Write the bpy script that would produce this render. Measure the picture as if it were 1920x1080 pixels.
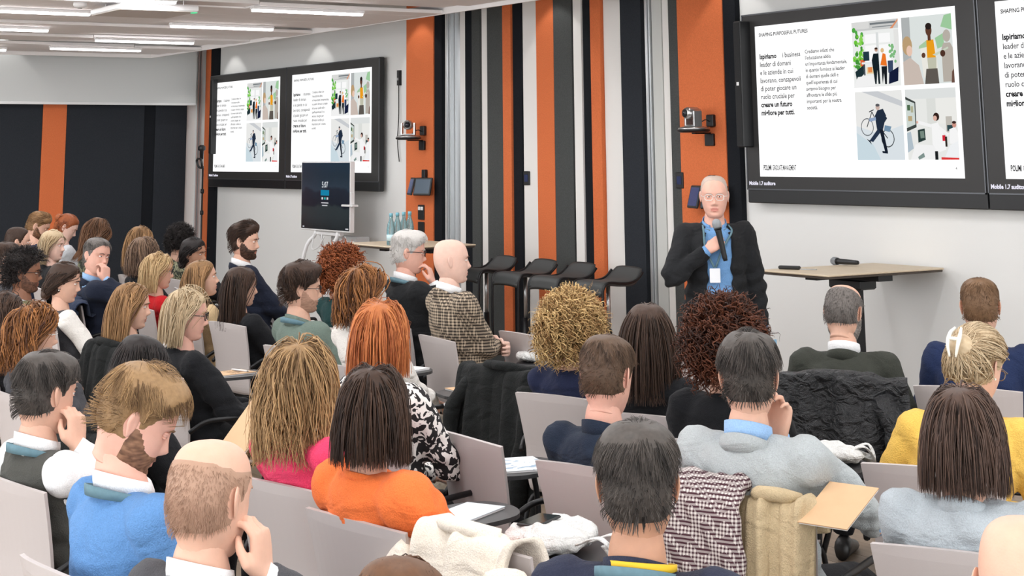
import bpy, math, random
import numpy as np
from mathutils import Vector, Matrix
for o in list(bpy.data.objects): bpy.data.objects.remove(o)
scene = bpy.context.scene
COL = scene.collection
R = math.radians
rng = np.random.RandomState(7)
random.seed(7)

# ------------------------------------------------------------------ camera
# Room axes: X along the front wall, Y towards the front wall, Z up; the camera stands at X = Y = 0.
H = 1.83
F_PX, PPY, PITCH, ROLL, PHI = 3038.2, -291.5, 0.1886, -0.0096, 0.576
D_ = np.array([math.sin(PHI), -math.cos(PHI), 0.0]); N_ = np.array([math.cos(PHI), math.sin(PHI), 0.0])
def to_room(v): return np.array([v @ D_, v @ N_, v[2]])
_fw = np.array([0, math.cos(PITCH), math.sin(PITCH)]); _up = np.array([0, -math.sin(PITCH), math.cos(PITCH)]); _rt = np.array([1.0, 0, 0])
_rt, _up = math.cos(ROLL)*_rt + math.sin(ROLL)*_up, -math.sin(ROLL)*_rt + math.cos(ROLL)*_up
CAMW = np.array([0, 0, H])
def at(x, y, depth):                       # the point seen at a pixel, at a horizontal distance from the camera
    r = _fw + _rt*(x-960)/F_PX + _up*(PPY-y)/F_PX
    return to_room(r*(depth/r[1])) + CAMW
def at_z(x, y, z):
    r = _fw + _rt*(x-960)/F_PX + _up*(PPY-y)/F_PX
    return to_room(r*((z-H)/r[2])) + CAMW
def at_wy(x, y, wy):
    r = to_room(_fw + _rt*(x-960)/F_PX + _up*(PPY-y)/F_PX)
    return r*(wy/r[1]) + CAMW
CAMYAW = math.degrees(PHI) - 90.0          # camera heading, clockwise from +Y
cam_d = bpy.data.cameras.new('camera'); cam = bpy.data.objects.new('camera', cam_d); COL.objects.link(cam)
cam_d.sensor_fit = 'HORIZONTAL'; cam_d.sensor_width = 36.0; cam_d.lens = F_PX/1920*36
cam_d.shift_x = 0; cam_d.shift_y = (PPY-540)/1920
cam_d.clip_start = 0.1; cam_d.clip_end = 100
_r, _u, _b = to_room(_rt), to_room(_up), -to_room(_fw)
cam.matrix_world = Matrix(((_r[0], _u[0], _b[0], 0), (_r[1], _u[1], _b[1], 0), (_r[2], _u[2], _b[2], H), (0, 0, 0, 1)))
scene.camera = cam

# ------------------------------------------------------------------ world, lights, exposure
world = bpy.data.worlds.new('world'); scene.world = world; world.use_nodes = True
world.node_tree.nodes['Background'].inputs[0].default_value = (0.95, 0.98, 1.0, 1)
world.node_tree.nodes['Background'].inputs[1].default_value = 4.4
scene.view_settings.view_transform = 'Standard'; scene.view_settings.look = 'None'
scene.view_settings.exposure = -0.14; scene.view_settings.gamma = 1.0
scene.view_settings.use_curve_mapping = False
WALL_Y = 7.975; WALL_X = -19.42; CEIL = 3.42; RAFT = 3.0; RAFT_Y = 7.0; RAFT_X = -18.74
XO = -9.065                                 # left edge of the nearer pair of wall displays
def area_light(name, loc, sx, sy, power, color=(0.95, 0.98, 1.0)):
    l = bpy.data.lights.new(name, 'AREA'); l.shape = 'RECTANGLE'; l.size = sx; l.size_y = sy; l.energy = power; l.color = color
    o = bpy.data.objects.new(name, l); COL.objects.link(o); o.location = loc
    return o
def spot_light(name, loc, power, ang=86, blend=.12, color=(1, 0.99, 0.97)):
    l = bpy.data.lights.new(name, 'SPOT'); l.energy = power; l.spot_size = R(ang); l.spot_blend = blend; l.shadow_soft_size = .03; l.color = color
    o = bpy.data.objects.new(name, l); COL.objects.link(o); o.location = loc
    return o
# the linear LED strips of the ceiling raft: (x, y0, y1)
STRIPS = [(-17.1, 5.27, 6.25), (-17.58, 3.95, 4.93), (-15.74, 5.3, 6.31), (-14.72, 3.5, 4.5), (-13.71, 5.29, 6.26), (-12.88, 3.3, 4.27), (-11.91, 5.27, 6.24), (-11.6, 3.55, 4.5)]
for x in (-10.1, -8.3, -6.5, -4.7, -2.9, -1.1): STRIPS.append((x, 5.27, 6.25))
for x in (-9.2, -7.4, -5.6, -3.8, -2.0, -.2): STRIPS.append((x, 3.3, 4.28))
for i in range(9): STRIPS.append((-15.6+1.8*i, 1.3, 2.3))
for i in range(9): STRIPS.append((-14.7+1.8*i, -.7, .3))
for x, y0, y1 in STRIPS:
    area_light('led_strip_light', (x, (y0+y1)/2, RAFT-.048), .05, y1-y0, 14)
WASH = [XO-9.45+2.33*k for k in range(-0, 7)]
for x in WASH: spot_light('wall_washer', (x, WALL_Y-.33, CEIL-.045), 11)
for yy in (5.3, 3.0, .7): spot_light('wall_washer', (WALL_X+.33, yy, CEIL-.045), 11)

# ------------------------------------------------------------------ materials
MATS = {}
def nt(m): return m.node_tree.nodes, m.node_tree.links
def mat(name, col, rough=.6, metal=0., spec=.5, bump=0., bscale=60., var=0., vscale=8., emit=None, estr=0., trans=0., sss=0., alpha=1., detail=4.):
    if name in MATS: return MATS[name]
    m = bpy.data.materials.new(name); m.use_nodes = True; n, l = nt(m); b = n['Principled BSDF']
    c = (*col, 1); b.inputs['Base Color'].default_value = c
    b.inputs['Roughness'].default_value = rough; b.inputs['Metallic'].default_value = metal
    b.inputs['Specular IOR Level'].default_value = spec
    if trans: b.inputs['Transmission Weight'].default_value = trans; b.inputs['IOR'].default_value = 1.33
    if sss: b.inputs['Subsurface Weight'].default_value = sss; b.inputs['Subsurface Radius'].default_value = (.012, .005, .003)
    if emit is not None: b.inputs['Emission Color'].default_value = (*emit, 1); b.inputs['Emission Strength'].default_value = estr
    if bump or var:
        tc = n.new('ShaderNodeTexCoord')
        if var:
            nz = n.new('ShaderNodeTexNoise'); nz.inputs['Scale'].default_value = vscale; nz.inputs['Detail'].default_value = detail
            l.new(tc.outputs['Object'], nz.inputs['Vector'])
            mx = n.new('ShaderNodeMix'); mx.data_type = 'RGBA'
            mx.inputs[6].default_value = tuple(max(0, v*(1-var)) for v in col)+(1,); mx.inputs[7].default_value = tuple(min(1, v*(1+var)) for v in col)+(1,)
            l.new(nz.outputs['Fac'], mx.inputs[0]); l.new(mx.outputs[2], b.inputs['Base Color'])
        if bump:
            nb = n.new('ShaderNodeTexNoise'); nb.inputs['Scale'].default_value = bscale; nb.inputs['Detail'].default_value = 3
            l.new(tc.outputs['Object'], nb.inputs['Vector'])
            bp = n.new('ShaderNodeBump'); bp.inputs['Strength'].default_value = bump; bp.inputs['Distance'].default_value = .01
            l.new(nb.outputs['Fac'], bp.inputs['Height']); l.new(bp.outputs[0], b.inputs['Normal'])
    MATS[name] = m; return m
def emis(name, col, s=1.0):
    if name in MATS: return MATS[name]
    m = bpy.data.materials.new(name); m.use_nodes = True; n, l = nt(m); n.remove(n['Principled BSDF'])
    e = n.new('ShaderNodeEmission'); e.inputs[0].default_value = (*col, 1); e.inputs[1].default_value = s
    l.new(e.outputs[0], n['Material Output'].inputs[0]); MATS[name] = m; return m
def srgb(r, g, b):
    f = lambda v: ((v/255+.055)/1.055)**2.4 if v > 10 else v/255/12.92
    return (f(r), f(g), f(b))
def cloth(name, rgb, rough=.9, folds=.35, fscale=7., weave=.12, spec=.2):
    """woven or knitted fabric: fold relief plus fine weave relief"""
    if name in MATS: return MATS[name]
    m = bpy.data.materials.new(name); m.use_nodes = True; n, l = nt(m); b = n['Principled BSDF']
    col = srgb(*rgb); b.inputs['Roughness'].default_value = rough; b.inputs['Specular IOR Level'].default_value = spec
    b.inputs['Sheen Weight'].default_value = .04
    tc = n.new('ShaderNodeTexCoord'); w = n.new('ShaderNodeTexNoise'); w.inputs['Scale'].default_value = 260; l.new(tc.outputs['Object'], w.inputs['Vector'])
    mx = n.new('ShaderNodeMix'); mx.data_type = 'RGBA'; mx.inputs[6].default_value = tuple(v*.78 for v in col)+(1,); mx.inputs[7].default_value = tuple(min(1, v*1.22) for v in col)+(1,)
    l.new(w.outputs['Fac'], mx.inputs[0]); l.new(mx.outputs[2], b.inputs['Base Color'])
    nz = n.new('ShaderNodeTexNoise'); nz.inputs['Scale'].default_value = fscale; nz.inputs['Detail'].default_value = 2.5; nz.inputs['Distortion'].default_value = .8
    mp = n.new('ShaderNodeMapping'); mp.inputs['Scale'].default_value = (1, 1, 1.6); mp.inputs['Rotation'].default_value = (.5, .4, 0)
    l.new(tc.outputs['Object'], mp.inputs[0]); l.new(mp.outputs[0], nz.inputs['Vector'])
    ad = n.new('ShaderNodeMath'); ad.operation = 'MULTIPLY_ADD'; ad.inputs[1].default_value = weave; l.new(w.outputs['Fac'], ad.inputs[0]); l.new(nz.outputs['Fac'], ad.inputs[2])
    bp = n.new('ShaderNodeBump'); bp.inputs['Strength'].default_value = min(1, folds*1.5); bp.inputs['Distance'].default_value = .045
    l.new(ad.outputs[0], bp.inputs['Height']); l.new(bp.outputs[0], b.inputs['Normal'])
    MATS[name] = m; return m
def nodes_mat(name):
    m = bpy.data.materials.new(name); m.use_nodes = True; n, l = nt(m); MATS[name] = m
    return m, n, l, n['Principled BSDF']

# ------------------------------------------------------------------ object helpers
def tag(o, label=None, cat=None, group=None, kind=None):
    if label: o['label'] = label
    if cat: o['category'] = cat
    if group: o['group'] = group
    if kind: o['kind'] = kind
    return o
def empty(name, loc=(0, 0, 0), rz=0., label=None, cat=None, group=None):
    o = bpy.data.objects.new(name, None); COL.objects.link(o); o.location = loc; o.rotation_euler = (0, 0, rz); o.empty_display_size = .1
    return tag(o, label, cat, group)
def mesh(name, V, Fc, mats, parent=None, idx=None, smooth=False, tone=None):
    me = bpy.data.meshes.new(name)
    V = np.asarray(V, float)
    me.from_pydata(V.tolist(), [], [tuple(f) for f in (Fc.tolist() if isinstance(Fc, np.ndarray) else Fc)])
    if not isinstance(mats, (list, tuple)): mats = [mats]
    for m in mats: me.materials.append(m)
    if idx is not None: me.polygons.foreach_set('material_index', np.asarray(idx, np.int32))
    if smooth: me.polygons.foreach_set('use_smooth', np.ones(len(me.polygons), bool))
    if tone is not None:
        a = me.attributes.new('tone', 'FLOAT', 'POINT'); a.data.foreach_set('value', np.asarray(tone, np.float32))
    me.update()
    o = bpy.data.objects.new(name, me); COL.objects.link(o)
    if parent is not None: o.parent = parent
    return o
class MB:
    """collects shapes into one mesh"""
    def __init__(s): s.V = []; s.F = []; s.I = []; s.n = 0
    def add(s, V, Fc, i=0):
        V = np.asarray(V, float); s.V.append(V)
        for f in Fc: s.F.append(tuple(int(q)+s.n for q in f)); s.I.append(i)
        s.n += len(V); return s
    def build(s, name, mats, parent=None, smooth=False):
        return mesh(name, np.concatenate(s.V), s.F, mats, parent, s.I, smooth)
    def box(s, x0, x1, y0, y1, z0, z1, i=0, bev=0.):
        if bev <= 0:
            V = [(x, y, z) for z in (z0, z1) for y in (y0, y1) for x in (x0, x1)]
            return s.add(V, [(0, 2, 3, 1), (4, 5, 7, 6), (0, 1, 5, 4), (2, 6, 7, 3), (0, 4, 6, 2), (1, 3, 7, 5)], i)
        b = bev; V = []; 
        for z, e in ((z0, b), (z0+b, 0), (z1-b, 0), (z1, b)):
            xa, xb, ya, yb = x0+e, x1-e, y0+e, y1-e; c = b*.6 if e == 0 else b*.3
            V += [(xa+c, ya, z), (xb-c, ya, z), (xb, ya+c, z), (xb, yb-c, z), (xb-c, yb, z), (xa+c, yb, z), (xa, yb-c, z), (xa, ya+c, z)]
        Fc = [tuple(range(7, -1, -1)), tuple(range(24, 32))]
        for r in range(3):
            for k in range(8): Fc.append((r*8+k, r*8+(k+1) % 8, r*8+8+(k+1) % 8, r*8+8+k))
        return s.add(V, Fc, i)
    def tube(s, P, rad, m=8, i=0, flat=1.):
        V, Fc = tube(P, rad, m, flat); return s.add(V, Fc, i)
    def prism(s, poly, axis, a0, a1, i=0):
        """extrude a 2D outline along an axis"""
        n = len(poly); V = []
        for a in (a0, a1):
            for (p, q) in poly:
                V.append({'x': (a, p, q), 'y': (p, a, q), 'z': (p, q, a)}[axis])
        Fc = [tuple(range(n-1, -1, -1)), tuple(range(n, 2*n))]+[(k, (k+1) % n, n+(k+1) % n, n+k) for k in range(n)]
        return s.add(V, Fc, i)
    def lathe(s, prof, c=(0, 0, 0), m=16, i=0):
        V = []; Fc = []
        for r, z in prof:
            for k in range(m): V.append((c[0]+r*math.cos(2*math.pi*k/m), c[1]+r*math.sin(2*math.pi*k/m), c[2]+z))
        for a in range(len(prof)-1):
            for k in range(m): Fc.append((a*m+k, a*m+(k+1) % m, a*m+m+(k+1) % m, a*m+m+k))
        Fc.append(tuple(range(m-1, -1, -1))); Fc.append(tuple(range((len(prof)-1)*m, len(prof)*m)))
        return s.add(V, Fc, i)
def frames(P):
    P = np.asarray(P, float); T = np.gradient(P, axis=0); T /= np.linalg.norm(T, axis=1)[:, None]+1e-9
    ref = np.array([0, 0, 1.]) if abs(T[0, 2]) < .9 else np.array([0, 1., 0])
    A = []; u = np.cross(ref, T[0]); u /= np.linalg.norm(u)
    for t in T:
        u = u-t*(u@t); u /= np.linalg.norm(u)+1e-9; A.append(u.copy())
    A = np.array(A); B = np.cross(T, A); return T, A, B
def tube(P, rad, m=8, flat=1.):
    P = np.asarray(P, float); k = len(P); rad = np.broadcast_to(np.asarray(rad, float), (k,))
    T, A, B = frames(P); th = np.arange(m)*2*math.pi/m
    V = P[:, None]+rad[:, None, None]*(np.cos(th)[None, :, None]*A[:, None]+flat*np.sin(th)[None, :, None]*B[:, None])
    V = V.reshape(-1, 3); Fc = [tuple(range(m-1, -1, -1)), tuple(range((k-1)*m, k*m))]
    for a in range(k-1):
        for b in range(m): Fc.append((a*m+b, a*m+(b+1) % m, a*m+m+(b+1) % m, a*m+m+b))
    return V, Fc
def loft(rings, close=True):
    rings = np.asarray(rings, float); k, m, _ = rings.shape
    V = rings.reshape(-1, 3); Fc = []
    if close: Fc += [tuple(range(m-1, -1, -1)), tuple(range((k-1)*m, k*m))]
    for a in range(k-1):
        for b in range(m): Fc.append((a*m+b, a*m+(b+1) % m, a*m+m+(b+1) % m, a*m+m+b))
    return V, Fc
def smooth_path(P, n=8):
    """Catmull-Rom through the points"""
    P = np.asarray(P, float); Q = np.vstack([2*P[0]-P[1], P, 2*P[-1]-P[-2]]); out = []
    for i in range(1, len(Q)-2):
        for t in np.linspace(0, 1, n, endpoint=False):
            a, b, c, d = Q[i-1], Q[i], Q[i+1], Q[i+2]
            out.append(.5*((2*b)+(-a+c)*t+(2*a-5*b+4*c-d)*t*t+(-a+3*b-3*c+d)*t**3))
    out.append(Q[-2]); return np.array(out)
def remesh(V, Fc, voxel, it=4, fac=.5):
    me = bpy.data.meshes.new('tmp'); me.from_pydata(np.asarray(V).tolist(), [], Fc)
    o = bpy.data.objects.new('tmp', me); COL.objects.link(o)
    md = o.modifiers.new('r', 'REMESH'); md.mode = 'VOXEL'; md.voxel_size = voxel; md.use_smooth_shade = True
    if it: sm = o.modifiers.new('s', 'SMOOTH'); sm.factor = fac; sm.iterations = it
    dg = bpy.context.evaluated_depsgraph_get(); ev = o.evaluated_get(dg); m2 = ev.to_mesh()
    v = np.empty(len(m2.vertices)*3); m2.vertices.foreach_get('co', v); v = v.reshape(-1, 3)
    k = len(m2.polygons); lt = np.empty(k, np.int32); m2.polygons.foreach_get('loop_total', lt)
    li = np.empty(len(m2.loops), np.int32); m2.loops.foreach_get('vertex_index', li)
    if (lt == 4).all(): f = li.reshape(-1, 4)
    else:
        f = []; q = 0
        for t in lt: f.append(tuple(li[q:q+t])); q += t
    ev.to_mesh_clear(); bpy.data.objects.remove(o); bpy.data.meshes.remove(me)
    return v, f
def copy_tree(o, parent=None):
    c = o.copy(); COL.objects.link(c); c.parent = parent
    for ch in list(o.children): copy_tree(ch, c)
    return c
def vnormals(V, Fc):
    V = np.asarray(V); f = np.asarray([q[:4] if len(q) >= 4 else (*q, q[-1]) for q in Fc])
    nn = np.cross(V[f[:, 2]]-V[f[:, 0]], V[f[:, 3]]-V[f[:, 1]]); N = np.zeros_like(V)
    for k in range(4): np.add.at(N, f[:, k], nn)
    return N/(np.linalg.norm(N, axis=1)[:, None]+1e-12)

# ------------------------------------------------------------------ the setting
M_white = mat('wall_paint', srgb(226, 226, 224), .85, bump=.03, bscale=120)
M_orange = mat('felt_orange', srgb(214, 116, 72), .95, spec=.1, bump=.5, bscale=170, var=.22, vscale=120, detail=6)
M_grey = mat('felt_grey', srgb(76, 78, 77), .95, spec=.1, bump=.5, bscale=170, var=.35, vscale=110, detail=6)
M_dark = mat('felt_charcoal', srgb(48, 51, 56), .95, spec=.1, bump=.4, bscale=170, var=.3, vscale=110, detail=6)
M_black = mat('felt_black', srgb(30, 32, 36), .95, spec=.1, bump=.3, bscale=170, var=.25, vscale=110, detail=6)
M_pale = mat('panel_pale', srgb(228, 225, 221), .85, bump=.05, bscale=150)
M_alu = mat('aluminium', srgb(205, 208, 210), .35, metal=.7)
M_ceil = mat('ceiling_panel_white', srgb(238, 235, 234), .8)
M_ceil2 = mat('ceiling_slab_white', srgb(205, 200, 197), .9)
M_blk = mat('black_plastic', srgb(26, 27, 29), .45)
M_blkm = mat('black_metal', srgb(24, 24, 26), .4, metal=.3)
M_steel = mat('brushed_steel', srgb(190, 190, 190), .3, metal=.9)
M_wht = mat('white_plastic', srgb(232, 232, 232), .4)

fl = MB().box(WALL_X-.3, 4.5, -5, WALL_Y+.3, -.2, -.02).build('floor', mat('floor_joint', srgb(88, 70, 54), .8)); tag(fl, 'oak plank floor under the rows of chairs', 'floor', kind='structure')
b = MB(); r2 = random.Random(3)
for iy in range(70):
    y0 = -4.9+iy*.185; x = WALL_X-.2-r2.random()*1.5
    while x < 4.4:
        L = 1.9; xa, xb = max(x, WALL_X-.3), min(x+L, 4.5)
        if xb-xa > .05: b.box(xa+.0015, xb-.0015, y0+.0015, y0+.1835, -.02, r2.random()*.0008, r2.randrange(3))
        x += L
def wood(name, c1, c2, sx=1.2):
    m, n, l, p = nodes_mat(name); tc = n.new('ShaderNodeTexCoord'); mp = n.new('ShaderNodeMapping'); mp.inputs['Scale'].default_value = (sx, 22, 22)
    nz = n.new('ShaderNodeTexNoise'); nz.inputs['Scale'].default_value = 1.6; nz.inputs['Detail'].default_value = 6; nz.inputs['Distortion'].default_value = .6
    l.new(tc.outputs['Object'], mp.inputs[0]); l.new(mp.outputs[0], nz.inputs['Vector'])
    mx = n.new('ShaderNodeMix'); mx.data_type = 'RGBA'; mx.inputs[6].default_value = (*srgb(*c1), 1); mx.inputs[7].default_value = (*srgb(*c2), 1)
    l.new(nz.outputs['Fac'], mx.inputs[0]); l.new(mx.outputs[2], p.inputs['Base Color']); p.inputs['Roughness'].default_value = .45
    return m
pl = b.build('plank', [wood('oak_a', (116, 100, 86), (160, 140, 120)), wood('oak_b', (110, 94, 80), (152, 132, 112)), wood('oak_c', (122, 106, 92), (168, 148, 128))], fl); pl['kind'] = 'stuff'

wf = MB().box(WALL_X-.2, 4.5, WALL_Y, WALL_Y+.2, 0, CEIL).build('wall_front', M_white); tag(wf, 'pale plastered front wall behind the displays and felt strips', 'wall', kind='structure')
wl = MB().box(WALL_X-.2, WALL_X, -5, WALL_Y, 0, CEIL).build('wall_left', M_white); tag(wl, 'far end wall clad in charcoal felt', 'wall', kind='structure')
cs = MB().box(WALL_X-.2, 4.5, -5, WALL_Y+.2, CEIL, CEIL+.15).build('ceiling', M_ceil2); tag(cs, 'white ceiling with hanging panels', 'ceiling', kind='structure')

def wx(px, y=200): return float(at_wy(px, y, WALL_Y)[0])
STR = [(391.3, 399.5, M_orange, .05), (399.5, 412, M_black, .04),
       (769.5, 821, M_orange, .05), (821, 835, M_black, .04), (854, 866, M_alu, .006), (866, 878, M_pale, .02),
       (878, 893, M_black, .035), (893, 908.5, M_grey, .05), (908.5, 922, M_pale, .03), (922, 952, M_grey, .05), (952, 968, M_orange, .055), (968, 984.5, M_black, .035),
       (984.5, 1015, M_pale, .02), (1015, 1048, M_orange, .05), (1048, 1082.6, M_grey, .05), (1082.6, 1084.5, M_black, .01), (1084.5, 1100, M_pale, .045), (1100, 1118.5, M_black, .03),
       (1118.5, 1137.5, M_orange, .055), (1137.5, 1174.5, M_pale, .02), (1174.5, 1214, M_dark, .05), (1251, 1266, M_pale, .03), (1266, 1283.7, M_grey, .05), (1283.7, 1370, M_orange, .055), (1370, 1394, M_black, .05)]
for a, c, m, dep in STR:
    MB().box(wx(a)+.002, wx(c)-.002, WALL_Y-dep, WALL_Y, .0, CEIL-.002, bev=.004).build('wall_panel', m, wf)
# partition rails
for px0, px1 in ((845.5, 854), (1221.5, 1232)):
    b = MB(); x0, x1 = wx(px0), wx(px1)
    for k in range(3):
        w = (x1-x0)/3; b.box(x0+k*w, x0+k*w+w*.72, WALL_Y-.05-.012*(k % 2), WALL_Y, 0, CEIL-.003)
    b.build('partition_rail', M_alu, wf)
b = MB(); b.box(wx(1232)+.002, wx(1250.5), WALL_Y-.035, WALL_Y, 0, CEIL-.003); b.build('wall_panel', mat('panel_light_grey', srgb(196, 197, 193), .8), wf)
# left wall cladding
for y0, y1, m, dep in ((-5, 3.1, M_dark, .04), (3.1, 5.912, M_dark, .04), (5.915, 6.2, M_orange, .045), (6.203, 7.17, M_dark, .04), (7.172, 7.31, M_black, .03), (7.312, 7.72, M_dark, .04)):
    MB().box(WALL_X, WALL_X+dep, y0, y1, 0, 2.95, bev=.004).build('wall_panel', m, wl)
b = MB(); b.box(WALL_X, WALL_X+.03, 7.86, 7.875, 0, CEIL); b.box(WALL_X, WALL_X+.045, 7.888, 7.9, 0, CEIL); b.build('corner_rail', M_alu, wl)
# roller blind
bl = empty('roller_blind', (WALL_X+.2, 0, 0), 0, 'half lowered white roller blind on the far charcoal wall', 'blind')
MB().box(-.002, .002, -4.6, 7.765, 2.475, CEIL-.1).build('fabric', mat('blind_fabric', srgb(206, 208, 207), .8, bump=.04, bscale=200), bl)
MB().box(-.012, .012, -4.6, 7.765, 2.455, 2.485, bev=.004).build('bottom_bar', M_wht, bl)
bb = MB(); bb.tube([(0, -4.6, CEIL-.09), (0, 7.765, CEIL-.09)], .045, 14); bb.build('roller', M_wht, bl, True)

# ceiling raft of hanging panels
r3 = random.Random(11); x = RAFT_X; i = 0
lip = MB(); lip.box(RAFT_X, 3.2, RAFT_Y-.02, RAFT_Y, RAFT-.004, RAFT+.09); lip.box(RAFT_X, RAFT_X+.02, -4.5, RAFT_Y-.02, RAFT-.004, RAFT+.09)
lip.build('raft_edge', M_ceil, cs)
while x < 3.0:
    w = (.30, .42, .52, .36, .60)[i % 5]; x1 = min(x+w, 3.19); joint = r3.choice((5.3, 4.3, 3.3, 6.2, 2.6)); j2 = joint-r3.choice((2.1, 2.6, 3.2))
    for y0, y1 in ((j2, joint), (joint, RAFT_Y-.02), (-4.5, j2)):
        if y1-y0 < .1: continue
        off = r3.choice((0, .012, .03, .05, .02)) if y1 > 2 else .02
        MB().box(x+.003+(.017 if i == 0 else 0), x1-.003, y0+.003, y1-.003, RAFT+off, RAFT+off+.03, bev=.003).build('ceiling_panel', M_ceil, cs)
    x = x1; i += 1
STRIP_LABELS = ['glowing ceiling strip nearest to the roller blind, lowest in the picture', 'short end of a glowing strip at the left edge above the blind', 'glowing ceiling strip second up from the roller blind', 'glowing ceiling strip at the left edge, third from the blind', 'glowing ceiling strip above the far left wall display', 'glowing ceiling strip at the left edge touching the flat white panel', 'glowing ceiling strip highest over the far displays, nearest the orange panel', 'glowing ceiling strip cut by the top edge above the flat white panel']
E_strip = emis('led_glow', (1, .95, .96), 20.0)
for k, (x, y0, y1) in enumerate(STRIPS):
    near = STRIP_LABELS[k] if k < len(STRIP_LABELS) else 'slim glowing ceiling strip light above the audience, outside the picture'
    o = empty('ceiling_light', (x, (y0+y1)/2, RAFT-.03), 0, near, 'ceiling light', 'linear ceiling strips')
    L = (y1-y0)/2
    MB().box(-.034, .034, -L-.01, L+.01, .004, .03, bev=.004).build('housing', M_wht, o)
    MB().box(-.027, .027, -L, L, -.012, .012, bev=.003).build('diffuser', E_strip, o)
for x in WASH:
    o = empty('downlight', (x, WALL_Y-.33, CEIL), 0, 'round recessed downlight washing the front wall', 'downlight', 'wall washer downlights')
    b = MB(); b.lathe([(.055, 0), (.055, -.012), (.046, -.014), (.042, -.002)], m=18); b.build('trim_ring', M_wht, o, True)
    MB().lathe([(.041, -.001), (.041, -.006)], m=16).build('lens', emis('downlight_glow', (1, .97, .92), 8), o)
# suspended projector panel under the raft
p = [at_z(*q, 2.92) for q in ((167, 30), (222, 15), (372, 22), (318, 34))]
pc = sum(p)/4
o = empty('ceiling_speaker_panel', (pc[0], pc[1], 2.92), 0, 'flat square white panel with green status light under the ceiling', 'microphone panel')
MB().box(-.34, .34, -.31, .31, 0, .045, bev=.008).build('housing', M_wht, o)
MB().box(-.33, .33, -.30, .30, -.004, .0).build('grille', mat('panel_mesh', srgb(205, 198, 192), .9, bump=.2, bscale=400), o)
MB().box(.27, .33, .27, .305, -.010, -.003, bev=.002).build('status_light', emis('green_led', (.1, .8, .35), 1.2), o)
b = MB(); [b.tube([(sx*.25, sy*.22, .045), (sx*.25, sy*.22, .5)], .004, 6) for sx in (-1, 1) for sy in (-1, 1)]; b.build('hanger', M_steel, o)
# smoke detector
p = at_z(150, 10, RAFT-.02); o = empty('smoke_detector', (p[0], p[1], RAFT), 0, 'small round white smoke detector on the ceiling panels', 'smoke detector')
MB().lathe([(.05, .0), (.052, -.02), (.04, -.035), (.02, -.04)], m=18).build('body', M_wht, o, True); MB().lathe([(.02, -.04), (.016, -.047)], m=12).build('cap', mat('grey_plastic', srgb(150, 148, 145), .6), o, True)

# ------------------------------------------------------------------ text and slide
def text_mesh(txt, size, bold=0., align='LEFT', sx=1.):
    c = bpy.data.curves.new('txt', 'FONT'); c.body = txt; c.size = size; c.align_x = align; c.offset = bold; c.resolution_u = 2; c.space_character = .97
    o = bpy.data.objects.new('txt', c); COL.objects.link(o); dg = bpy.context.evaluated_depsgraph_get(); ev = o.evaluated_get(dg); m = ev.to_mesh()
    V = np.array([v.co[:] for v in m.vertices]) if len(m.vertices) else np.zeros((0, 3)); Fc = [tuple(q.vertices) for q in m.polygons]
    ev.to_mesh_clear(); bpy.data.objects.remove(o); bpy.data.curves.remove(c)
    V[:, 0] *= sx
    return V, Fc
SW, SH = 1.884, 1.062
def sp(u, v, off): return (u*SW, -off, -v*SH)      # slide coordinates: origin at its top left, facing -Y
slide_mats = [emis('slide_white', (1, 1, 1), 1.25), emis('slide_ink', (.01, .01, .012), 1.), emis('slide_grey_ink', (.03, .03, .034), 1.)]
def put_text(b, txt, u, v, size, i=1, bold=0., sx=1., off=.0035):
    V, Fc = text_mesh(txt, size, bold, sx=sx)
    if len(V): b.append(MB().add(np.stack([V[:, 0]+u*SW, np.full(len(V), -off), V[:, 1]-v*SH], 1), Fc, i))
slide_text = []
put_text(slide_text, 'SHAPING PURPOSEFUL FUTURES', .022, .072, .036, 1, .0006)
for k, s in enumerate(['i business', 'leader di domani', 'e le aziende in cui', 'lavorano, consapevoli', 'di poter giocare un', 'ruolo cruciale per', 'creare un futuro', 'migliore per tutti.']):
    if k == 0: put_text(slide_text, 'Ispiriamo', .022, .222, .050, 1, .0016); put_text(slide_text, s, .150, .222, .050, 2, .0004)
    else: put_text(slide_text, s, .022, .222+.0535*k, .050, 1 if k > 5 else 2, .0016 if k > 5 else .0004)
for k, s in enumerate(['Crediamo infatti che', 'l\u2019educazione abbia', 'un\u2019importanza fondamentale,', 'in quanto fornisce ai leader', 'di domani quelle skill e', 'quell\u2019esperienza di cui', 'avranno bisogno per', 'affrontare le sfide pi\u00f9', 'importanti per la nostra', 'societ\u00e0.']):
    put_text(slide_text, s, .272, .208+.0402*k, .036, 2, .0004)
put_text(slide_text, 'POLIMI', .022, .957, .050, 1, .0012, .55); put_text(slide_text, 'GRADUATE MANAGEMENT', .072, .957, .050, 1, .0006, .40)
put_text(slide_text, '4', .963, .952, .026, 2)
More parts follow.
